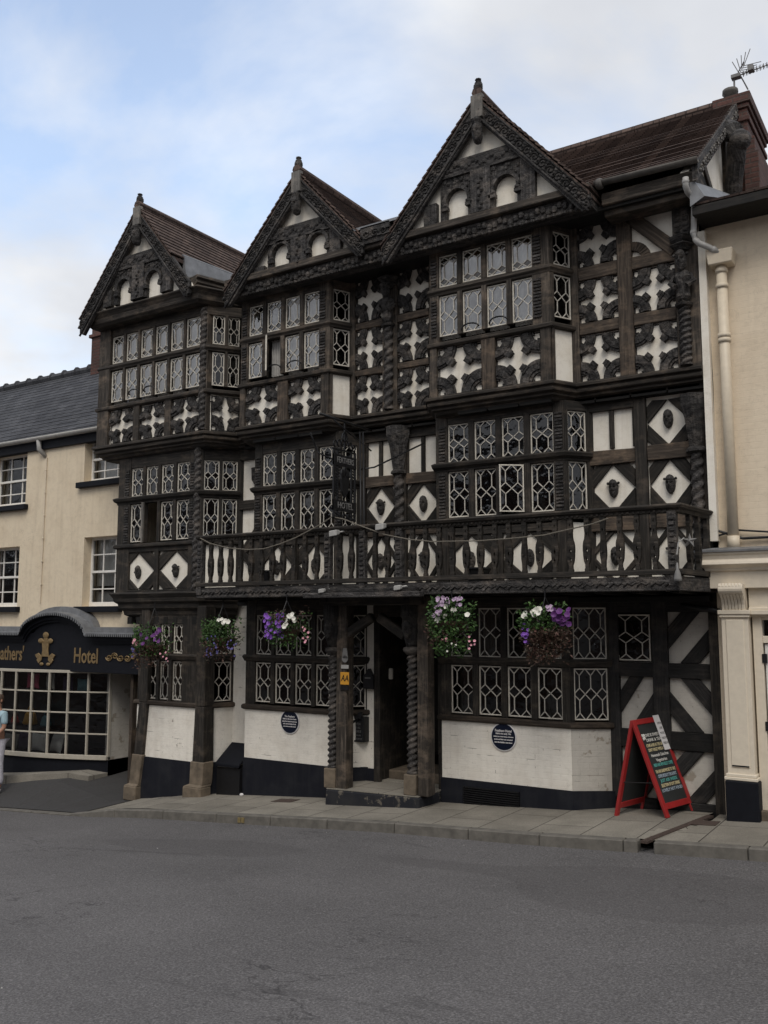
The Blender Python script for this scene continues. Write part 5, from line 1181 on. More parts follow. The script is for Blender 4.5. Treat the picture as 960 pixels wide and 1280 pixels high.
# goods in the shop window
def cushion(c,w,h,d,m,label,cat,name,rz=0,tilt=-.25):
    mb=MB(); n=10; vs=[]
    for s_ in (-1,1):
        for j in range(n+1):
            for i in range(n+1):
                a=-1+2*i/n; b=-1+2*j/n; pinch=1-.10*(1-a*a)*0-.08*(a*a)*(b*b)*-1
                k=math.sqrt(max(0,(1-a*a)*(1-b*b))); e=1-.10*(1-abs(a))*abs(b)-.10*(1-abs(b))*abs(a)
                v=Vector((a*w/2*e,s_*d/2*k,b*h/2*e)); v=Matrix.Rotation(rz,3,'Z')@(Matrix.Rotation(tilt,3,'X')@v); vs.append(Vector(c)+v+Vector((0,0,h/2)))
    m_=(n+1)**2; fs=[]
    for s_ in (0,1):
        for j in range(n):
            for i in range(n):
                f=(s_*m_+j*(n+1)+i,s_*m_+j*(n+1)+i+1,s_*m_+(j+1)*(n+1)+i+1,s_*m_+(j+1)*(n+1)+i); fs.append(f if s_==0 else f[::-1])
    mb.add(vs,fs); return tag(mb.build(name,m,smooth=True),label,cat)
M['whitecloth']=plain('white_cushion_cloth',(.62,.62,.58),.9,.2,0,9); M['mustard']=plain('mustard_leather',(.40,.22,.035),.6,.3); M['redbag']=plain('red_leather',(.40,.03,.02),.5,.3); M['teal']=plain('teal_felt',(.10,.20,.22),.8,.3); M['greycloth']=plain('grey_linen',(.30,.29,.26),.9,.3); M['violet']=plain('dark_violet_cloth',(.06,.045,.08),.9,.3); M['pinkdot']=plain('deep_pink_cloth',(.30,.05,.09),.8,.6,0,40)
sh=lambda a,b,Y:P(a,b,Y)
p=sh(47,948,.12); cushion((p.x,.12,-.09),.42,.33,.14,M['whitecloth'],'white cushion standing behind the bow window of the cream building, left of its white twin','cushion','cushion',.15)
p=sh(71,948,.16); cushion((p.x,.16,-.09),.46,.36,.14,M['whitecloth'],'white cushion standing behind the bow window, right of its white twin','cushion','cushion',-.2)
p=sh(13,945,.05); cushion((p.x,.05,-.09),.40,.28,.16,M['greycloth'],'grey linen cushion low in the shop window beside the person','cushion','cushion',.1)
p=sh(31,945,.12); cushion((p.x,.12,-.09),.36,.34,.18,M['violet'],'dark violet bag low in the shop window under the mustard bag','bag','bag',0,-.05)
def bag(c,w,h,d,m,label):
    r=empty('handbag',c); tag(r,label,'bag'); mb=MB(); c=Vector(c)
    mb.hexa([c+Vector((a*w/2,b*d/2,0)) for a,b in ((-1,-1),(1,-1),(1,1),(-1,1))],[c+Vector((a*w*.38,b*d*.25,h)) for a,b in ((-1,-1),(1,-1),(1,1),(-1,1))]); mb.build('bag_body',m,r,bevel=.03)
    mb=MB(); mb.tube([c+Vector((math.cos(t)*w*.25,0,h*.95+math.sin(t)*h*.5)) for t in [math.pi*k/10 for k in range(11)]],.012,6); mb.build('strap',m,r,smooth=True)
p=sh(37,919,.2); bag((p.x,.2,.36),.34,.24,.16,M['mustard'],'mustard yellow handbag on a shelf in the shop window'); p=sh(18,919,.2); bag((p.x,.2,.36),.2,.15,.12,M['redbag'],'small red handbag on a shelf in the shop window'); p=sh(57,919,.2); bag((p.x,.2,.36),.26,.2,.14,M['teal'],'teal handbag on a shelf right of the mustard one in the shop window')
p=sh(41,862,.3); cushion((p.x,.3,1.04),.38,.30,.1,M['pinkdot'],'deep pink cloth bag hung high in the bow shop window','bag','bag',0,0)
for (a,b,w,h,m,lab) in ((63,862,.30,.32,'greycloth','pale grey cloth bag on the upper shelf of the bow shop window'),(85,862,.3,.26,'violet','dark violet cloth bag on the upper shelf of the bow shop window'),(104,865,.3,.24,'teal','teal cloth bag on the upper shelf, furthest right in the bow shop window')):
    p=sh(a,b,.3); cushion((p.x,.3,1.04),w,h,.1,M[m],lab,'bag','bag',rng.uniform(-.2,.2),0)
# ------------------------------------------------------------------ right neighbour
RY=.10; RS=tag(empty('cream_brick_building',(0,RY,zg(0))),'cream painted brick building with a pilastered shop doorway at the right edge','building')
mb=MB(); mb.box(-2.535,6,RY,RY+.3,2.9,7.35); mb.box(-2.535,-2.49,.1,4.5,-.3,7.35); mb.box(-2.5,6,RY+.1,RY+.3,-.3,2.9) if False else None; mb.build('brick_wall',M['creambrick'],RS,uv='wall')
mb=MB(); mb.box(-2.5,6,1.6,1.7,-.3,3); mb.build('room_interior',M['room'],RS)
slope(-2.5,6,-.38,7.28,2.8,8.5,'tile',RS,'tiled_roof')
mb=MB(); mb.box(-2.52,6,-.34,RY+.02,7.17,7.22); mb.box(-2.52,6,-.38,-.34,7.16,7.27); mb.build('eaves_soffit',M['soffit'],RS,bevel=.006)
mb=MB(); a=P(874,272,-.2); b=P(924,240,.9); mb.hexa([(-2.53,-.42,7.26),(-2.53,2.0,8.2),(-2.36,2.0,8.26),(-2.36,-.42,7.35)],[(-2.53,-.42,7.56),(-2.53,2.0,8.36),(-2.47,2.0,8.36),(-2.47,-.42,7.56)]); mb.build('lead_flashing',M['leadsheet'],RS)
mb=MB(); px0=P(904,400,-.02).x; hz=P(903,332,-.02).z; mb.tube([(px0,-.0,hz),(px0,-.0,3.22)],.062,12)
for zz in (hz-.25,5.75,5.69,hz-.06): mb.tube([(px0,0,zz-.025),(px0,0,zz+.025)],.075,12)
mb.tube([(px0,0,3.35),(px0,0,3.2)],.07,12); dp=mb.build('downpipe',M['pipe'],RS,smooth=True)
mb=MB(); x0=P(884,325,-.05).x; x1=P(918,325,-.05).x; mb.hexa([(x0+.02,-.12,hz-.0),(x1-.02,-.12,hz-.0),(x1-.02,RY,hz-.0),(x0+.02,RY,hz)],[(x0,-.14,hz+.17),(x1,-.14,hz+.17),(x1,RY,hz+.17),(x0,RY,hz+.17)]); mb.build('hopper_head',M['pipe'],RS,bevel=.01)
mb=MB(); mb.tube([(-2.5,RY-.02,7.1),(-2.47,RY-.03,5.2),(-2.5,RY-.03,3.4)],.007,5); mb.tube([(-2.55,RY-.06,3.45),(-2.2,RY-.05,3.32),(-1.2,RY-.04,3.33)],.016,5); mb.tube([(-2.5,RY-.06,3.36),(-2.25,RY-.05,3.42),(-1.0,RY-.05,3.28)],.012,5); mb.build('cable',M['iron'],RS)
SF=empty('shopfront',(-1.5,-.1,zg(-1.5)),RS)
cz=3.16; mb=MB(); sweep(mb,[(-2.50,.1,cz),(-2.50,-.08,cz),(4,-.08,cz)],[(-.1,0),(.17,0),(.17,-.03),(.15,-.05),(.14,-.09),(.16,-.12),(.17,-.15),(.13,-.17),(.10,-.19),(.09,-.22),(.06,-.22),(.06,-.42),(-.1,-.42)]); mb.build('cornice',M['pale'],SF,bevel=.004)
mb=MB(); sweep(mb,[(-2.52,.1,cz+.004),(-2.52,-.08,cz+.004),(4,-.08,cz+.004)],[(-.1,.05),(.0,.05),(.19,.012),(.19,-.01),(-.1,0)]); mb.build('lead_flashing',M['leadsheet'],SF)
pxl=P(904,850,-.16).x; pxr=P(938,850,-.16).x; zc=P(915,768,-.16).z; zpl=P(915,975,-.16).z; 
mb=MB(); mb.box(pxl,pxr,-.14,.15,zpl,zc); mb.box(pxl+.05,pxr-.05,-.152,-.13,zpl+.14,zc-.06); 
mb.box(pxl-.03,pxr+.03,-.18,.15,zc,zc+.05); mb.box(pxl-.015,pxr+.015,-.165,.15,zc-.035,zc); mb.box(pxl-.03,pxr+.03,-.18,.15,zpl-.0,zpl+.035); mb.box(pxl-.015,pxr+.015,-.165,.15,zpl+.035,zpl+.07); mb.box(pxl+.02,pxr-.02,-.14,.12,zc+.05,2.76)
pi=mb.build('pilaster',M['pale'],SF,bevel=.006)
mb=MB(); mb.box(pxl+.055,pxr-.055,-.155,-.145,zpl+.15,zpl+.165); mb.build('panel_shadow_strip',M['iron'],pi)  # black strip laid on the panel as a drawn shadow line
mb=MB(); w=pxr-pxl-.04                            # fluted scroll console
prof=[(-.10,2.46),(-.16,2.46),(-.17,2.52),(-.20,2.58),(-.26,2.63),(-.30,2.68),(-.31,2.73),(-.29,2.76),(-.14,2.76)]
prof=[(y,z-2.46+zc+.05) for y,z in prof]; nfl=7
for k in range(nfl):
    a=pxl+.02+w*k/nfl; b=a+w/nfl*.82
    mb.hexa([(a,y,z) for y,z in prof],[(b,y,z) for y,z in prof])
    mb.hexa([(b,y+.012 if i not in (0,8) else y,z) for i,(y,z) in enumerate(prof)],[(a+w/nfl,y+.012 if i not in (0,8) else y,z) for i,(y,z) in enumerate(prof)])
mb.tube([(pxl+.015,-.26,zc+.05+.235),(pxr-.015,-.26,zc+.05+.235)],.055,14); mb.build('scroll_console',M['pale'],SF,bevel=.004)
mb=MB(); mb.box(pxl-.02,pxr+.04,-.2,.15,-.4,zpl-.003); mb.build('pilaster_base',M['shopnavy'],SF,bevel=.01)
mb=MB(); mb.box(pxr,4,-.06,.1,2.42,2.75); mb.box(pxr+.0,4,-.12,.1,2.44,2.49); mb.box(pxr,4,-.09,.1,2.49,2.52); mb.build('entablature',M['pale'],SF,bevel=.005)
dx=pxr+.02; mb=MB(); mb.box(dx,dx+.10,-.02,.12,zg(-2)-.05,2.43); mb.box(dx+.10,dx+1.1,-.01,.12,2.12,2.20); mb.box(dx+.10,dx+1.1,-.01,.12,2.38,2.43); mb.box(dx+1.1,dx+1.22,-.02,.12,-.2,2.43); mb.build('door_frame',M['pale'],SF,bevel=.005)
D=MB(); z0=zg(-2)+.12; D.box(dx+.115,dx+.20,.02,.07,z0,2.11); D.box(dx+.98,dx+1.085,.02,.07,z0,2.11); D.box(dx+.2,dx+.98,.02,.07,z0,z0+.22); D.box(dx+.2,dx+.98,.02,.07,2.02,2.11)
for zz in (.75,1.15,1.58): D.box(dx+.2,dx+.98,.03,.06,zz,zz+.03)
do=D.build('door',M['sashwhite'],SF,bevel=.005)
g=MB(); g.add([(dx+.2,.045,z0+.2),(dx+.98,.045,z0+.2),(dx+.98,.045,2.03),(dx+.2,.045,2.03)],[(0,1,2,3)]); g.add([(dx+.1,.045,2.2),(dx+1.1,.045,2.2),(dx+1.1,.045,2.38),(dx+.1,.045,2.38)],[(0,1,2,3)]); g.build('glass',M['clear'],do)
mb=MB()
for zz in (.45,1.2,1.95): mb.box(dx+.09,dx+.14,-.03,.02,zz-.05,zz+.05)
mb.build('hinge',M['iron'],do)
mb=MB(); mb.box(dx+1.22,4,-.05,.1,-.3,2.43); mb.build('shopfront_wall',M['pale'],SF)
mb=MB(); mb.hexa([(dx-.05,-.12,-.3),(dx+1.2,-.12,-.2),(dx+1.2,.2,-.2),(dx-.05,.2,-.3)],[(dx-.05,-.10,z0-.02),(dx+1.2,-.10,z0-.02),(dx+1.2,.2,z0-.02),(dx-.05,.2,z0-.02)]); mb.build('door_step',M['stone'],SF,bevel=.01)
# ------------------------------------------------------------------ things on and around the hotel
# bench-like cellar hatch between the two left bays
hz0=P(298,928,.26).z; hz1=P(282,955,-.12).z
mb=MB(); mb.hexa([(-10.27,-.12,hz1-.05),(-9.77,-.12,hz1-.05),(-9.77,.27,hz0-.05),(-10.27,.27,hz0-.05)],[(-10.27,-.12,hz1),(-9.77,-.12,hz1),(-9.77,.27,hz0),(-10.27,.27,hz0)])
ht=empty('cellar_hatch',(-10.02,.1,zg(-10))); tag(ht,'dark sloping cellar hatch between the two ground floor bay windows','hatch'); mb.build('lid',M['shopnavy'],ht,bevel=.008)
mb=MB(); mb.box(-10.26,-9.78,-.08,.24,-.8,hz1-.06); mb.build('hatch_base',M['iron'],ht)
# oval? no: round wall plaques
def plaque(c,r,label,lines,grp):
    o=tag(empty('wall_plaque',c),label,'plaque',grp); mb=MB(); mb.lathe(c,[(r,0),(r,.012),(r*.93,.018),(r*.9,.012)],36,Vector((0,-1,0))); mb.build('rim',M['paper'],o,smooth=False)
    mb=MB(); mb.lathe(Vector(c)+Vector((0,-.004,0)),[(r*.92,0),(r*.92,.0125)],36,Vector((0,-1,0))); mb.build('disc',M['plaque'],o)
    for i,(t,s_) in enumerate(lines): text(t,'lettering',M['paper'],o,Vector(c)+Vector((0,-.019,r*(.42-.2*i))),r*s_,(rad(90),0,0),.9,ext=.0015,bold=.001)
c=P(363,902,0); plaque((c.x,-.002,c.z),.185,'dark blue round plaque under the window left of the porch','x' and [('The Feathers',.22),('Built as a fine town house',.15),('about four hundred years ago',.14),('with carved timber front',.15),('now an inn on this street',.14)],'blue plaques on the white brickwork')
c=P(630,921,0); plaque((c.x,-.002,c.z),.185,'dark blue round plaque under the window right of the porch',[('Feathers Hotel',.24),('Built in the early 17th',.15),('century as a town house, it became',.12),('an inn and later was extended',.13),('into the building next door',.14)],'blue plaques on the white brickwork')
# yellow rating sign and shield on the porch post
ay=-.475; zx=P(427,910,ay).x
rs=tag(empty('rating_sign',(zx,ay,1.3)),'small amber AA sign with grey plates above it on the left porch post','sign')
def plate(mb,x0,x1,y0,y1,Y=ay): a=P((x0),y0,Y); b=P(x1,y1,Y); mb.box(a.x,b.x,Y-.012,Y,b.z,a.z)
mb=MB(); plate(mb,426,436.5,840,856); mb.build('amber_plate',M['yellow'],rs,bevel=.002); a=P(431.5,848,ay); text('AA','lettering',M['iron'],rs,(a.x,ay-.0135,a.z),.12,(rad(90),0,0),.8,shear=.2,ext=.001,bold=.002)
mb=MB(); plate(mb,426,436.5,857,863); mb.build('black_plate',M['iron'],rs,bevel=.002)
mb=MB(); plate(mb,427,436,831,836); mb.build('small_plate',M['greypipe'],rs,bevel=.002)
mb=MB(); a=P(431.5,821,ay); mb.lathe((a.x,ay,a.z-.03),[(.05,0),(.05,.01)],14,Vector((0,-1,0))); mb.hexa([(a.x-.05,ay,a.z-.02),(a.x+.05,ay,a.z-.02),(a.x+.03,ay,a.z+.12),(a.x-.03,ay,a.z+.12)][::-1],[(a.x-.05,ay-.01,a.z-.02),(a.x+.05,ay-.01,a.z-.02),(a.x+.03,ay-.01,a.z+.12),(a.x-.03,ay-.01,a.z+.12)][::-1]); mb.build('oval_plate',M['signgrey'],rs)
# framed notice board by the door
nbx0,nbx1=P(440,910,.18).x,P(457,910,.18).x; nz1,nz0=P(448,896,.18).z,P(448,927,.18).z
nb=tag(empty('notice_board',((nbx0+nbx1)/2,.18,nz0)),'dark framed notice board on the white wall beside the hotel door','notice board'); pn=Patch(s2.p(.0,0,0),s2.p(s2.W,0,0),s2.p(s2.W,0,0),s2.p(0,0,0)) if False else face(nbx0,nbx1,nz0,nz1,.16)
mb=MB(); W,Hh=pn.W,pn.H; pn.box(mb,0,W,0,Hh,-.14,.012); pn.box(mb,0,.025,0,Hh,.0,.03); pn.box(mb,W-.025,W,0,Hh,0,.03); pn.box(mb,0,W,0,.025,0,.028); pn.box(mb,W*.2,W*.8,Hh-.03,Hh+.07,-.02,.03); mb.build('frame',M['iron'],nb,bevel=.004)
for i,(t,s_) in enumerate((('OPEN',.05),('TO ALL',.04),('MENUS',.05),('served daily',.03),('RESTAURANT',.034))): text(t,'lettering',M['signgrey'],nb,pn.p(W/2,Hh*(.72-.15*i),.014),s_,(rad(90),0,0),.8,ext=.001)
# black iron lantern bracket beside the door
a=P(463,848,.26); lb=tag(empty('letter_box',(a.x,.25,a.z)),'black iron letter box with a pointed top beside the hotel door','letter box'); mb=MB(); pn=face(a.x-.09,a.x+.09,a.z-.15,a.z+.15,.22); pn.poly(mb,[(0,0),(.18,0),(.18,.2),(.14,.22),(.09,.30),(.04,.22),(0,.2)],-.06,.03); mb.build('box_body',M['iron'],lb,bevel=.008); mb=MB(); pn.box(mb,.04,.14,.15,.17,.025,.036); mb.build('slot',M['signgrey'],lb)
# hanging sign
hs=tag(empty('hanging_sign',P(430,660,-.75)),'black wrought iron hanging sign reading FEATHERS HOTEL over the balcony','sign')
HX=P(430,612,-.78).x; y0,y1=-1.04,-.50
zt=P(430,563,-.78).z; zb_=P(430,650,-.78).z; ps=Patch((HX,y0,zt),(HX,y1,zt),(HX,y1,zb_),(HX,y0,zb_)); W,Hh=ps.W,ps.H
mb=MB()
for a in (0,W-.025,.09,W-.115): ps.box(mb,a,a+.025,0,Hh,-.012,.012)
ps.box(mb,0,W,0,.02,-.012,.0125); ps.box(mb,0,W,Hh-.02,Hh,-.012,.0125)
zf0,zf1=.76*Hh,.92*Hh; zh0,zh1=.12*Hh,.27*Hh
ps.box(mb,0,W,zf0,zf1,-.013,.016); ps.box(mb,.0,W,zh0,zh1,-.013,.016)
for k in range(11):
    for a in (.03,W-.1):
        ps.arc(mb,(a+.035,.3*Hh+.2*.2+k*.042*Hh*.95),.018,.03,.018,.03,0,rad(300),-.008,.008,8)
for k in range(6): ps.arc(mb,(W*(k+.5)/6,Hh+.05+.05*math.sin(math.pi*(k+.5)/6)),.03,.045,.04,.055,rad(-20),rad(280),-.008,.008,9)
for k in range(5): ps.arc(mb,(W*(k+.5)/5,.055*Hh),.025,.038,.025,.038,0,rad(320),-.008,.008,8)
ps.arc(mb,(W/2,Hh+.16),.05,.066,.09,.105,0,math.pi,-.01,.01,10); ps.box(mb,W/2-.01,W/2+.01,Hh,Hh+.42,-.01,.01)
mb.build('iron_frame',M['iron'],hs)
mb=MB(); pts=[(W/2-.09,.70*Hh),(W/2+.09,.70*Hh),(W/2+.1,.58*Hh),(W/2+.07,.40*Hh),(W/2,.31*Hh),(W/2-.07,.40*Hh),(W/2-.1,.58*Hh)]; ps.poly(mb,pts[::-1],-.015,.015)
for a,b in ((0,.70),(-.06,.66),(.06,.66)): mb.ball(ps.p(W/2+a,b*Hh,.01),.05,8,6,(.4,1,1.3))
mb.build('feather_crest',M['iron'],hs,bevel=.004)
rt_=(rad(90),0,rad(90))
text('FEATHERS','lettering',M['signgrey'],hs,ps.p(W/2,(zf0+zf1)/2,.0185),.118,rt_,.76,ext=.002,bold=.001); text('HOTEL','lettering',M['signgrey'],hs,ps.p(W/2,(zh0+zh1)/2,.0185),.125,rt_,.95,ext=.002,bold=.001)
mb=MB(); mb.tube([(HX,-1.35,zt+.42),(HX,-.1,zt+.40)],.018,6); mb.tube([(HX,-1.05,zt+.4),(HX,-.7,zt+.28),(HX,-.1,zt+.1)],.012,6)
mb.tube([P(388,541,-1.0)+Vector((.0,0,0)),P(392,552,-.9),P(398,566,-.85),P(420,576,-.8)],.014,6)
mb.tube([P(456,586,-.5),P(468,584,-.3),P(530,554,.05)],.013,6); mb.tube([P(450,586,-.6),P(456,586,-.5)],.013,6)
for k in range(2): mb.tube([P(450+k*4,540,-.5),P(452+k*4,740,-.9)],.012,6)
mb.build('iron_stay',M['iron'],hs,smooth=True)
# festoon rope with its little lamps
rp=[(251,673),(262,679),(285,685),(310,687),(330,686),(350,680),(370,672),(400,656),(415,646),(430,649),(447,656),(480,668),(510,674),(540,677),(600,676),(640,673),(680,669),(710,662),(740,655),(760,648)]
mb=MB(); pts=[P(a,b,-1.0) for a,b in rp]; mb.tube(pts,.008,6)
for i in range(len(pts)-1):
    for k in range(4): mb.ball(pts[i]+(pts[i+1]-pts[i])*(k/4),.012,5,3)
tag(mb.build('festoon_lights',M['rope']),'pale rope of festoon lights sagging along the balcony front','light string')
def flood(pxy,Y,label,s_=.07,dr=-1):
    c=P(*pxy,Y); o=tag(empty('floodlight',c),label,'floodlight','white floodlights on the balcony'); mb=MB(); mb.hexa([c+Vector((-s_*1.2,.0,-s_*.5)),c+Vector((s_*1.0,.0,-s_*.3)),c+Vector((s_*1.0,.0,s_*.5)),c+Vector((-s_*1.2,.0,s_*.4))],[c+Vector((-s_*.9,-s_*1.2,-s_*.9)),c+Vector((s_*.9,-s_*1.2,-s_*.7)),c+Vector((s_*.9,-s_*1.2,s_*.5)),c+Vector((-s_*.9,-s_*1.2,s_*.3))]); mb.build('lamp_head',M['greypipe'],o,bevel=.01)
    mb=MB(); mb.tube([c,c+Vector((s_*1.4,.05,s_*.3)),c+Vector((s_*1.5,.12,-s_*.2))],.012,6); mb.build('bracket',M['greypipe'],o)
flood((420,666),-.98,'white floodlight on the handrail just below the hanging sign'); flood((478,658),-.98,'white floodlight on the handrail below the small stone head, right of the hanging sign'); flood((404,738),-1.0,'white floodlight low on the balcony beam left of the porch',.05); flood((499,734),-1.0,'white floodlight low on the balcony beam above the doorway',.055)
c=P(847,716,-1.0); o=tag(empty('balcony_lamp',c),'small grey bell shaped lamp on the right end of the balcony beam','lamp'); mb=MB(); mb.lathe(c+Vector((0,0,-.09)),[(.045,0),(.042,.03),(.035,.07),(.028,.1),(.015,.13),(.01,.2)],12); mb.build('lamp_body',M['signgrey'],o,smooth=True); mb=MB(); mb.tube([c+Vector((0,0,.2)),c+Vector((.02,.0,.33)),c+Vector((.08,.02,.38))],.008,6); mb.build('lamp_stem',M['greypipe'],o)
c=P(862,676,-.8); mb=MB(); vs=[]
for k in range(10):
    t=math.pi*k/5+.3; r=.085 if k%2==0 else .034; vs.append((c.x+r*math.cos(t),c.y,c.z+r*math.sin(t)))
n=len(vs); mb.add(vs+[(c.x,c.y-.03,c.z),(c.x,c.y+.03,c.z)],[(k,(k+1)%n,n) for k in range(n)]+[((k+1)%n,k,n+1) for k in range(n)]); tag(mb.build('star_decoration',M['signgrey']),'pale star decoration tied to the right end of the balcony railing','star')
for pxy,Y,w,h,lab in (((598,712),-.6,.24,.2,'black planter box on the balcony below the right hand casements'),((333,730),-.5,.2,.27,'black planter on the balcony behind the railing left of the sign')):
    c=P(*pxy,Y); mb=MB(); mb.hexa([(c.x+a*w*.42,Y+b*w*.35,2.84) for a,b in ((-1,-1),(1,-1),(1,1),(-1,1))],[(c.x+a*w*.5,Y+b*w*.42,2.84+h) for a,b in ((-1,-1),(1,-1),(1,1),(-1,1))]); mb.box(c.x-w*.54,c.x+w*.54,Y-w*.46,Y+w*.46,2.84+h-.03,2.84+h+.006); tag(mb.build('planter',M['iron'],bevel=.01),lab,'planter')
# hanging baskets
def leafmat(name,c0,c1):
    m,nt,b=newmat(name); g=N(nt,'ShaderNodeNewGeometry'); setc(b,nt,ramp(nt,g.outputs['Random Per Island'],[(0,c0),(1,c1)])); b.inputs['Roughness'].default_value=.55; b.inputs['Specular IOR Level'].default_value=.3
    return m
M['leaf']=leafmat('basket_leaves',(.022,.055,.015),(.065,.125,.032)); M['leafdull']=leafmat('dull_reddish_leaves',(.045,.04,.025),(.11,.055,.045))
M['pw']=leafmat('white_petals',(.62,.60,.53),(.78,.76,.69)); M['pv']=leafmat('violet_petals',(.13,.045,.30),(.25,.10,.46)); M['pd']=leafmat('dark_purple_petals',(.06,.015,.09),(.15,.04,.20)); M['pk']=leafmat('pink_petals',(.55,.20,.28),(.70,.38,.42)); M['pm']=leafmat('mauve_petals',(.32,.22,.34),(.48,.36,.48)); M['pb']=leafmat('blue_lobelia_petals',(.05,.05,.16),(.11,.09,.26))
def leaf(mb,c,d,u,L,w):
    s_=d.cross(u)
    if s_.length<1e-4: return
    s_=s_.normalized()*w; f=u*(L*.12)
    mb.add([c,c+d*(L*.5)+s_+f,c+d*L,c+d*(L*.5)-s_+f],[(0,1,2),(0,2,3)])
def rv():
    while True:
        v=Vector((rng.uniform(-1,1),rng.uniform(-1,1),rng.uniform(-1,1)))
        if .05<v.length<1: return v.normalized()
def flower(mb,c,out,r,n=5):
    out=out.normalized(); u=out.orthogonal().normalized(); w=out.cross(u); ph=rng.uniform(0,6)
    vs=[c-out*r*.35]; 
    for k in range(n*2):
        t=ph+math.pi*k/n; q=r*(1.0 if k%2==0 else .86); vs.append(c+u*(q*math.cos(t))+w*(q*math.sin(t))+out*rng.uniform(-.1,.1)*r)
    mb.add(vs,[(0,1+k,1+(k+1)%(2*n)) for k in range(2*n)])
def basket(cpx,Y,r,hook,label,leaves,fl,trail=1.0,sq=.8):
    c=P(*cpx,Y); o=tag(empty('hanging_basket',c),label,'hanging basket','hanging baskets of flowers along the front')
    mb=MB(); mb.lathe(c+Vector((0,0,-r*.62)),[(r*.15,0),(r*.42,.12*r),(r*.62,.38*r),(r*.68,.6*r),(r*.6,.6*r)],14); mb.build('basket',M['wicker'],o,smooth=True)
    mb=MB(); hk=Vector((c.x,c.y,hook))
    for k in range(3):
        t=k*2.1+.4; mb.tube([c+Vector((r*.64*math.cos(t),r*.64*math.sin(t),0)),hk-Vector((0,0,.05))],.006,4)
    mb.tube([hk-Vector((0,0,.06)),hk+Vector((0,0,.04))],.009,5); mb.build('chain',M['iron'],o)
    for key,num,zlo,zhi,xs in leaves:
        L=MB()
        for _ in range(int(num*1.7)):
            cl=rv(); 
            if cl.y>.45: cl.y*=-1
            p=c+Vector((cl.x*r*(1.05+xs*.1)*rng.uniform(.65,1.1),cl.y*r*.95*rng.uniform(.65,1.08),0)); zz=rng.uniform(zlo,zhi); wob=math.sin(p.x*23)+math.cos(p.x*41+1)
            p.z=c.z+r*(zz+(.16*wob if zz>.2 or zz<-.5 else 0)); k=1-.45*max(0,-zz-.3); p.x=c.x+(p.x-c.x)*k+xs*r*.3
            d=(rv()*.9+Vector((cl.x,cl.y,.1))); d.normalize(); leaf(L,p,d,(rv()+Vector((0,-.5,.8))).normalized(),rng.uniform(.03,.065),rng.uniform(.009,.018))
        L.build('foliage',M[key],o)
    for key,pts,rr in fl:
        for a,b in pts:
            F_=MB(); p=P(a,b,Y-r*rng.uniform(.55,1.0)); flower(F_,p,Vector((rng.uniform(-.4,.7),-1,rng.uniform(-.1,.7))),rr*rng.uniform(.85,1.15)); F_.build('flower',M[key],o)
    return o
def sp(x0,x1,y0,y1,n): return [(rng.uniform(x0,x1),rng.uniform(y0,y1)) for _ in range(n)]
basket((192,806),-.62,.33,2.62,'hanging basket at the far left with one pink bloom and dark purple flowers',[('leaf',420,-.5,.85,0),('leafdull',260,-.9,.1,0)],[('pk',[(167,803),(168,800),(171,805)],.035),('pd',sp(176,200,785,805,11),.036),('pb',sp(165,175,808,822,8),.02),('pk',sp(200,210,815,828,7),.018)])
basket((278,797),-.80,.31,2.66,'hanging basket with one white clump of flowers between the two left bays',[('leaf',520,-.35,.75,0),('leafdull',200,-.95,.0,0)],[('pw',[(273,775),(277,774),(281,776),(285,777),(279,778)],.037),('pb',sp(257,272,795,822,22),.018),('pb',sp(283,296,800,820,10),.018)])
basket((358,786),-.95,.30,2.70,'hanging basket spilling bright violet petunias left of the porch',[('leaf',360,-.75,.6,.4),('leafdull',120,.1,.85,.3)],[('pv',sp(329,353,768,797,40),.034),('pw',[(361,770),(365,768),(367,773),(358,775),(368,776),(364,772),(357,780),(355,783)],.036),('pk',sp(376,390,775,803,8),.018)])
basket((565,776),-.98,.30,2.70,'hanging basket with mauve blooms, three white petunias and trailing green leaves right of the porch',[('leaf',860,-1.3,.75,0),('leafdull',130,-.9,-.2,-.9)],[('pm',sp(541,556,747,772,12)+sp(556,576,748,760,9),.03),('pw',[(557,758),(567,762),(584,768),(548,766),(547,775),(556,770)],.036),('pk',sp(548,560,793,805,8)+sp(586,594,790,812,6),.017),('pw',sp(558,572,800,815,5),.013)])
basket((682,788),-.98,.29,2.70,'hanging basket with white flowers at its left and dark red trailing stems, furthest right',[('leaf',330,.0,.85,-.3),('leafdull',620,-1.15,.1,.15)],[('pw',[(656,767),(655,770),(666,765),(670,763),(673,766),(668,768),(674,761)],.04),('pd',sp(690,712,758,780,22),.038),('pv',sp(653,660,780,806,12),.024),('pm',sp(684,690,757,763,4),.026)])
# chalkboard
ab=empty('sandwich_board',(-3.1,-.85,zg(-3.1))); tag(ab,'red framed chalkboard sandwich board standing on the pavement','sandwich board')
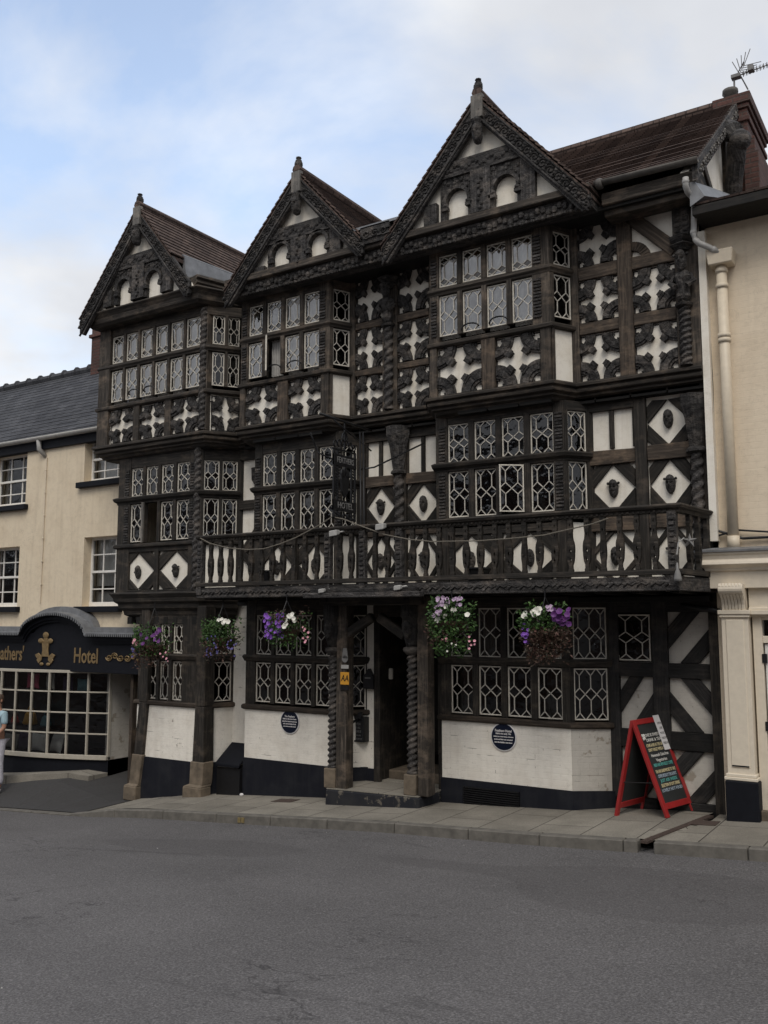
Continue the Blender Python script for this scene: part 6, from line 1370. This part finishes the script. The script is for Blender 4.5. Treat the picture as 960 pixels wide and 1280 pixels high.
# four feet and the ridge surveyed on the pavement
def gp(px,py):     # point of the pavement seen at that spot
    d=FW+RT*((px-480)/FPX)+UP*((640-py)/FPX); t=0
    t=8.0
    for _ in range(30): t=(zg((EYE+d*t).x)-EYE.z)/d.z
    return EYE+d*t
fA=gp(833,1023); fB=gp(868,1013); rA=gp(769,1020)
w=(fB-fA); wl_=w.length; bx=w.normalized(); rB=rA+w
top=(fA+rA)/2; bh=1.10
tA=P(789,901,top.y) ; tA=Vector((tA.x,tA.y,tA.z)); tB=tA+w
for nm,q0,q1,w0,w1,m in (('front_panel',fA,fB,tA,tB,'board'),('rear_panel',rB,rA,tB,tA,'board')):
    pp=Patch(w0,w1,q1,q0); mb=MB(); t=.06
    if nm=='rear_panel': pp=Patch(w0,w1,q1,q0)
    pp.box(mb,0,t,0,pp.H,-.018,.018); pp.box(mb,pp.W-t,pp.W,0,pp.H,-.018,.018); pp.box(mb,t,pp.W-t,pp.H-t,pp.H,-.018,.0175); pp.box(mb,t,pp.W-t,.09,.09+t+.01,-.018,.0175)
    fr=mb.build(nm,M['red'],ab,bevel=.004); mb=MB(); pp.box(mb,t-.01,pp.W-t+.01,.15,pp.H-t+.01,-.01,.006); mb.build('chalk_panel',M['board'],fr)
    if nm=='front_panel': FP=pp
mb=MB(); mb.tube([rA+(tA-rA)*.35+bx*.03,fA+(tA-fA)*.35+bx*.03],.006,4); mb.build('stay_chain',M['iron'],ab)
u_=(FP.br-FP.bl).normalized(); v_=(FP.tl-FP.bl).normalized(); n_=FP.n
Mr=Matrix((u_,v_,n_)).transposed().to_euler()
lines=[('LOVE IS SWEETER','chalk',.80),('DRINK & TEA...','chalk',.742),('COME & RELAX THE GARDEN','chalky',.68),("DON'T FORGET WE'RE A TREAT",'chalky',.625),('Homemade Cakes from','chalk',.56),('Vegetarian','chalk',.50),('FRESH AND NEW SELECT COFFEE','chalkt',.445),('TEA AND SANDWICHES TO TAKE','chalky',.37),('COFFEE SPECIALTY TEAS ALWAYS','chalkb',.315),('JUST ASK INSIDE','chalkt',.26),('SELECTION OF SOFT DRINKS','chalky',.205),('LOVELY HOT FOOD','chalkb',.15)]
for t,m,h in lines:
    n_ch=len(t); sz=.052; sx=min(1.0,(FP.W-.16)/(n_ch*sz*.62))
    o=text(t,'chalk_lettering',M[m],ab,FP.p(FP.W*.52,FP.H*(.13+h*.87),.0085),sz,Mr,sx,ext=.0008,bold=.0006)
mb=MB(); c=FP.p(.105,FP.H*.815,.008)
for dx_,dz_ in ((-.015,.02),(.015,.02),(0,0),(-.012,-.02),(.012,-.015)): mb.ball(c+u_*dx_+v_*dz_,.018,7,4,(1,.3,1))
mb.build('chalk_flower',M['chalk'],ab)
mb=MB(); FP.box(mb,FP.W-.17,FP.W-.02,FP.H-.40,FP.H+.02,.019,.0215); no=mb.build('paper_notice',M['paper'],ab)
for i,t in enumerate(('OPEN','LIVE','MUSIC','NIGHT','FRIDAY')): text(t,'notice_lettering',M['iron'],ab,FP.p(FP.W-.095,FP.H-.08-.06*i,.0225),.04,Mr,.8,ext=.0005)
# drain channel, covers, litter
mb=MB()
for k in range(34):
    t=k/34; x=-3.0+.30*t; y=KY+.02+1.55*t; mb.hexa([(x-.035,y,zg(x)-.02),(x+.035,y,zg(x)-.02),(x+.043,y+.036,zg(x)-.02),(x-.027,y+.036,zg(x)-.02)],[(x-.035,y,zg(x)+.006),(x+.035,y,zg(x)+.006),(x+.043,y+.036,zg(x)+.006),(x-.027,y+.036,zg(x)+.006)])
M['rust']=plain('rusty_iron',(.075,.05,.04),.85,.5,0,30,.3)
tag(mb.build('drain_channel',M['rust'],origin=(-3,-1.7,zg(-3))),'rusty iron drain channel crossing the pavement to the kerb','drain')
for a,b,w,lab in ((357,1001,.36,'flat rusty cover plate in the pavement below the left plaque'),(880,1029,.3,'small iron cover in the pavement by the cream pilaster')):
    c=gp(a,b); mb=MB(); z=zg(c.x); mb.hexa([(c.x-w/2,c.y-.12,zg(c.x-w/2)+.002),(c.x+w/2,c.y-.12,zg(c.x+w/2)+.002),(c.x+w/2,c.y+.12,zg(c.x+w/2)+.002),(c.x-w/2,c.y+.12,zg(c.x-w/2)+.002)],[(c.x-w/2,c.y-.12,zg(c.x-w/2)+.007),(c.x+w/2,c.y-.12,zg(c.x+w/2)+.007),(c.x+w/2,c.y+.12,zg(c.x+w/2)+.007),(c.x-w/2,c.y+.12,zg(c.x-w/2)+.007)])
    tag(mb.build('cover_plate',M['rust']),lab,'cover plate')
c=gp(302,995); mb=MB(); mb.ball(c+Vector((0,0,.02)),.03,7,5,(1.2,1,.8)); tag(mb.build('litter',M['paper']),'scrap of white litter on the pavement by the cellar hatch','litter')
c=gp(555,999); mb=MB()
for k in range(5): leaf(mb,c+Vector((rng.uniform(-.06,.1),rng.uniform(-.04,.04),.02)),Vector((rng.uniform(-1,1),-.3,.4)).normalized(),Vector((0,0,1)),.12,.035)
tag(mb.build('fallen_leaf',M['leafdull']),'curled reddish dead leaf on the pavement right of the porch step','leaf')
M['kerbyellow']=plain('worn_yellow_paint',(.24,.18,.075),.85,.6)
mb=MB(); 
for a in (299,303.5):
    x=P(a,1022,KY).x; mb.hexa([(x-.025,KY-.006,zr(x)+.02),(x+.025,KY-.006,zr(x)+.02),(x+.025,KY+.004,zr(x)+.02),(x-.025,KY+.004,zr(x)+.02)],[(x-.025,KY-.002,zg(x)-.03),(x+.025,KY-.002,zg(x)-.03),(x+.025,KY+.008,zg(x)-.03),(x-.025,KY+.008,zg(x)-.03)])
kind(mb.build('kerb_marking',M['kerbyellow']),'structure')
mb=MB()
for _ in range(16):
    x=rng.uniform(-9,3); y=rng.uniform(-8.5,KY-.05) if rng.random()<.45 else rng.uniform(KY-.35,KY-.03); z=zr(x)+max(0,(-y-2.4))*.031+.004; mb.ball((x,y,z),rng.uniform(.004,.009),6,4,(1,.8,.5))
kind(mb.build('road_grit',M['greypipe']),'stuff')
# television aerial on the chimney
ae=tag(empty('television_aerial',(-2.4,2.6,9.98)),'television aerial with a long boom on the brick chimney at the top right','aerial')
AY=2.45; b0=P(918,118,AY); mb=MB(); mb.tube([(b0.x,AY,b0.z-.3),P(917.5,97,AY)],.014,6); mb.box(b0.x-.03,b0.x+.1,AY-.05,AY+.05,P(917,99,AY).z,P(917,95,AY).z); mb.build('mast',M['signgrey'],ae)
mb=MB(); A=P(916,97,AY); B=P(990,70,AY+.25); mb.tube([A,B],.009,6)
for k in range(14):
    t=.18+.8*k/14; p=A+(B-A)*t; mb.tube([p-Vector((.0,.14,.05)),p+Vector((.0,.14,.05))],.004,4); mb.tube([p-Vector((.0,.0,.045)),p+Vector((0,0,.045))],.007,4)
c=A+(B-A)*.12; 
mb.tube([P(935,112,AY+.1),P(923,90,AY),P(930,77,AY-.1)],.011,5)
for s_ in (-1,1):
    for k in range(5): 
        a=P(923+ (3 if s_>0 else 2)*.4*k, 90-3*k*.9,AY)+Vector((0,0,0)); e=Vector((-.16*1,.0,.26)) ; mb.tube([a+Vector((.02,0,-.05)),a+e*s_*.5+Vector((.05*k,0,.06))],.006,4)
mb.box(c.x+.12,c.x+.2,AY-.03,AY+.08,c.z+.0,c.z+.08); mb.build('boom',M['signgrey'],ae)
# ------------------------------------------------------------------ unseen terrace across the street, added to darken window reflections and lower floors
TY=-21.0; OT=tag(empty('unseen_brick_terrace',(-18,TY,zr(-18)+.8)),'unseen brick terrace across the street, added for the leaded windows to mirror dark','terrace')
M['terracebrick']=slab('terrace_brick',.225,.075,(.20,.105,.075),(.15,.08,.06),(.16,.14,.12),.012,.4,.5,30)
mb=MB(); fr=MB(); gl_=MB(); rf=MB(); rn=random.Random(3); x=-62
while x<22:
    w=rn.uniform(5.2,7.5); b=zr(x+w/2)+.55; h=rn.uniform(7.2,8.6); mb.box(x,x+w-.002,TY-7,TY,b-2.5,b+h)
    rf.hexa([(x,TY+.3,b+h-.1),(x+w,TY+.3,b+h-.1),(x+w,TY-3.5,b+h+2.3),(x,TY-3.5,b+h+2.3)],[(x,TY+.3,b+h),(x+w,TY+.3,b+h),(x+w,TY-3.5,b+h+2.4),(x,TY-3.5,b+h+2.4)])
    for zz in (.9,3.7,6.0):
        for k in range(3):
            a=x+w*(k+.5)/3; fr.box(a-.52,a+.52,TY-.02,TY+.04,b+zz-.05,b+zz+1.55); gl_.box(a-.45,a+.45,TY,TY+.05,b+zz+.02,b+zz+1.48)
    x+=w
mb.build('wall',M['terracebrick'],OT,uv='wall'); fr.build('window_frames',M['sashwhite'],OT); gl_.build('window_glass',M['iron'],OT); rf.build('roof',M['slate'],OT,uv='wall')
# ------------------------------------------------------------------ person at the left edge
def skin(name,chain,edges,m,parent,root=0,sub=2):
    me=bpy.data.meshes.new(name); po=WL[parent.name] if parent else Vector(chain[root][:3])
    me.from_pydata([Vector(c[:3])-po for c in chain],edges,[]); me.materials.append(m)
    o=bpy.data.objects.new(name,me); COL.objects.link(o)
    s=o.modifiers.new('skin','SKIN'); s.use_smooth_shade=True
    for i,c in enumerate(chain):
        sv=me.skin_vertices[0].data[i]; sv.radius=(c[3],c[4] if len(c)>4 else c[3]); sv.use_root=(i==root)
    b=o.modifiers.new('sub','SUBSURF'); b.levels=sub; b.render_levels=sub
    if parent: o.parent=parent; WL[o.name]=po.copy()
    else: o.location=po; WL[o.name]=po
    return o
M['skin']=plain('warm_skin',(.38,.20,.13),.6,.15,0,20,0); M['shirt']=plain('pale_blue_shirt',(.34,.48,.54),.85,.2,0,12); M['trousers']=plain('pale_lilac_print_trousers',(.62,.60,.66),.9,.35,0,16); M['hair']=plain('brown_hair',(.07,.04,.025),.7,.4,0,40); M['shoe']=plain('white_shoe',(.6,.58,.55),.6,.2)
pf=P(-7,990,-1.0); X,Y=pf.x,pf.y; g=pf.z
def pz(z): return g+z
ch=[(X,Y,pz(.95),.12,.10),(X,Y,pz(1.12),.12,.09),(X,Y,pz(1.32),.14,.10),(X,Y,pz(1.42),.06,.06),(X,Y,pz(1.48),.048,.05),(X,Y-.01,pz(1.56),.07,.08),(X,Y-.01,pz(1.66),.075,.09),
 (X+.17,Y,pz(1.36),.055),(X+.205,Y-.01,pz(1.12),.042),(X+.16,Y-.17,pz(.97),.032),(X-.17,Y,pz(1.36),.055),(X-.205,Y,pz(1.1),.042),(X-.19,Y-.05,pz(.87),.03),
 (X+.09,Y,pz(.86),.085),(X+.095,Y-.02,pz(.5),.058),(X+.10,Y+.02,pz(.09),.04),(X+.11,Y-.12,pz(.04),.035),(X-.09,Y,pz(.86),.085),(X-.095,Y-.02,pz(.5),.058),(X-.10,Y+.02,pz(.09),.04),(X-.11,Y-.12,pz(.04),.035)]
pe_=skin('person',ch,[(0,1),(1,2),(2,3),(3,4),(4,5),(5,6),(2,7),(7,8),(8,9),(2,10),(10,11),(11,12),(0,13),(13,14),(14,15),(15,16),(0,17),(17,18),(18,19),(19,20)],M['skin'],None); tag(pe_,'person in pale blue top and pale patterned trousers standing at the left edge','person')
skin('shirt',[(X,Y,pz(.93),.155,.125),(X,Y,pz(1.12),.145,.115),(X,Y,pz(1.33),.16,.12),(X,Y,pz(1.43),.07,.07),(X+.175,Y,pz(1.36),.068),(X+.205,Y-.005,pz(1.16),.06),(X-.175,Y,pz(1.36),.068),(X-.205,Y,pz(1.16),.06)],[(0,1),(1,2),(2,3),(2,4),(4,5),(2,6),(6,7)],M['shirt'],pe_)
skin('trousers',[(X,Y,pz(.95),.145,.12),(X+.095,Y,pz(.84),.105),(X+.10,Y-.02,pz(.5),.085),(X+.105,Y+.01,pz(.12),.085),(X-.095,Y,pz(.84),.105),(X-.10,Y-.02,pz(.5),.085),(X-.105,Y+.01,pz(.12),.085)],[(0,1),(1,2),(2,3),(0,4),(4,5),(5,6)],M['trousers'],pe_)
skin('hair',[(X,Y+.02,pz(1.50),.07,.06),(X,Y+.02,pz(1.60),.085,.085),(X,Y+.01,pz(1.70),.07,.085)],[(0,1),(1,2)],M['hair'],pe_)
def hand(c,d,sgn):
    """palm with four unequal curled fingers and a thumb off its side"""
    d=d.normalized(); s_=Vector((0,1,0)).cross(d).normalized()*sgn; n=d.cross(s_); c=Vector(c)
    chn=[(*c,.022,.015),(*(c+d*.08),.034,.013)]; ed=[(0,1)]
    for k,(off,L) in enumerate(((-.028,.062),(-.010,.074),(.009,.07),(.027,.054))):
        b=len(chn); p=c+d*.085+s_*off
        chn += [(*(p+d*L*.45+n*.006),.0085),(*(p+d*L*.8+n*.02),.0078),(*(p+d*L+n*.038),.007)]; ed += [(1,b),(b,b+1),(b+1,b+2)]
    b=len(chn); p=c+d*.025-s_*.03; chn += [(*p,.011),(*(p+d*.035-s_*.018+n*.012),.0095),(*(p+d*.06-s_*.012+n*.024),.008)]; ed += [(0,b),(b,b+1),(b+1,b+2)]
    skin('hand',chn,ed,M['skin'],pe_,0,1)
hand((X+.16,Y-.17,pz(.97)),Vector((-.25,-.8,-.45)),1); hand((X-.19,Y-.05,pz(.87)),Vector((.05,-.15,-1)),-1)
mb=MB()
for s_ in (-1,1): mb.ball((X+s_*.10,Y-.06,pz(.035)),.05,10,6,(.95,2.5,.8))
mb.build('shoes',M['shoe'],pe_,smooth=True)
mb=MB(); fy=Y-.105; zc=pz(1.60)
for s_ in (-1,1): mb.ball((X+s_*.03,fy,zc),.010,7,5)
mb.build('eyes',M['iron'],pe_); mb=MB(); mb.ball((X,fy-.012,zc-.035),.016,7,5,(.8,1,1.3)); mb.ball((X,fy+.003,zc-.078),.022,7,4,(1.1,.4,.3))
for s_ in (-1,1): mb.ball((X+s_*.085,Y-.0,zc-.02),.022,7,5,(.4,.8,1.3))
mb.build('face',M['skin'],pe_,smooth=True)
bake_text()
# ------------------------------------------------------------------ sky, sun, camera
w=bpy.data.worlds.new('World'); SC.world=w; w.use_nodes=True; nt=w.node_tree; nt.nodes.clear()
SUNEL,SUNAZ=rad(52),rad(150)
out=N(nt,'ShaderNodeOutputWorld'); bg=N(nt,'ShaderNodeBackground'); sky=N(nt,'ShaderNodeTexSky',sky_type='NISHITA'); sky.sun_disc=False; sky.sun_elevation=SUNEL; sky.sun_rotation=SUNAZ; sky.air_density=1.0; sky.dust_density=1.5
tc=N(nt,'ShaderNodeTexCoord'); D_=tc.outputs['Generated']
sx_=N(nt,'ShaderNodeSeparateXYZ'); nt.links.new(D_,sx_.inputs[0])
mz=N(nt,'ShaderNodeMath',operation='MAXIMUM'); nt.links.new(sx_.outputs['Z'],mz.inputs[0]); mz.inputs[1].default_value=0.0
az=N(nt,'ShaderNodeMath',operation='ADD'); nt.links.new(mz.outputs[0],az.inputs[0]); az.inputs[1].default_value=.35
dv=N(nt,'ShaderNodeVectorMath',operation='DIVIDE'); nt.links.new(D_,dv.inputs[0])
cb=N(nt,'ShaderNodeCombineXYZ'); [nt.links.new(az.outputs[0],cb.inputs[i]) for i in range(3)]; nt.links.new(cb.outputs[0],dv.inputs[1])
cv=dv.outputs[0]
n1=noise(nt,mapping(nt,cv,(1.5,1.5,1.2),(2.3,.7,0)),1.0,7,.55,.25); n2=noise(nt,mapping(nt,cv,(1.1,1.1,1),(5.1,3.3,0)),1.6,5,.5)
# clearer sky lies to the north west
dt=N(nt,'ShaderNodeVectorMath',operation='DOT_PRODUCT'); nt.links.new(D_,dt.inputs[0]); dt.inputs[1].default_value=Vector((-.86,.42,.28)).normalized()
clr=ramp(nt,dt.outputs['Value'],[(.74,0.0),(.97,.24)])
ad=N(nt,'ShaderNodeMath',operation='SUBTRACT'); nt.links.new(n1,ad.inputs[0]); nt.links.new(clr,ad.inputs[1])
hz_=ramp(nt,sx_.outputs['Z'],[(.24,.30),(.40,0.0)])       # thicker cloud towards the horizon
ad2=N(nt,'ShaderNodeMath',operation='ADD'); nt.links.new(ad.outputs[0],ad2.inputs[0]); nt.links.new(hz_,ad2.inputs[1])
cm=ramp(nt,ad2.outputs[0],[(.27,.20),(.47,1.0)])
cc=ramp(nt,n2,[(.30,(5.5,5.7,6.2)),(.50,(7.1,7.3,7.7)),(.68,(9.2,9.4,9.7))])
bl=mix(nt,1.0,sky.outputs['Color'],(3.25,3.05,2.8),'MULTIPLY')
nt.links.new(mix(nt,cm,bl,cc),bg.inputs['Color']); bg.inputs['Strength'].default_value=.1
nt.links.new(bg.outputs[0],out.inputs['Surface'])
sd=bpy.data.lights.new('sun','SUN'); sd.energy=1.5; sd.angle=rad(28); sd.color=(1,.95,.87); so=bpy.data.objects.new('sun',sd); COL.objects.link(so)
# sky's sun_rotation is measured clockwise from +Y
sv=Vector((math.sin(SUNAZ)*math.cos(SUNEL),math.cos(SUNAZ)*math.cos(SUNEL),math.sin(SUNEL))); so.rotation_euler=sv.to_track_quat('Z','Y').to_euler(); so.location=(0,-20,20)
cd=bpy.data.cameras.new('camera'); co=bpy.data.objects.new('camera',cd); COL.objects.link(co); SC.camera=co
cd.sensor_fit='VERTICAL'; cd.sensor_height=24; cd.sensor_width=18; cd.lens=FPX/1280*24; cd.clip_end=2000; cd.clip_start=.1
co.location=EYE; co.matrix_world=Matrix.Translation(EYE)@Matrix((RT,UP,-FW)).transposed().to_4x4()
SC.view_settings.view_transform='Standard'; SC.view_settings.look='None'; SC.view_settings.exposure=.12; SC.view_settings.gamma=1
try: SC.cycles.max_bounces=8; SC.cycles.transparent_max_bounces=12
except Exception: pass
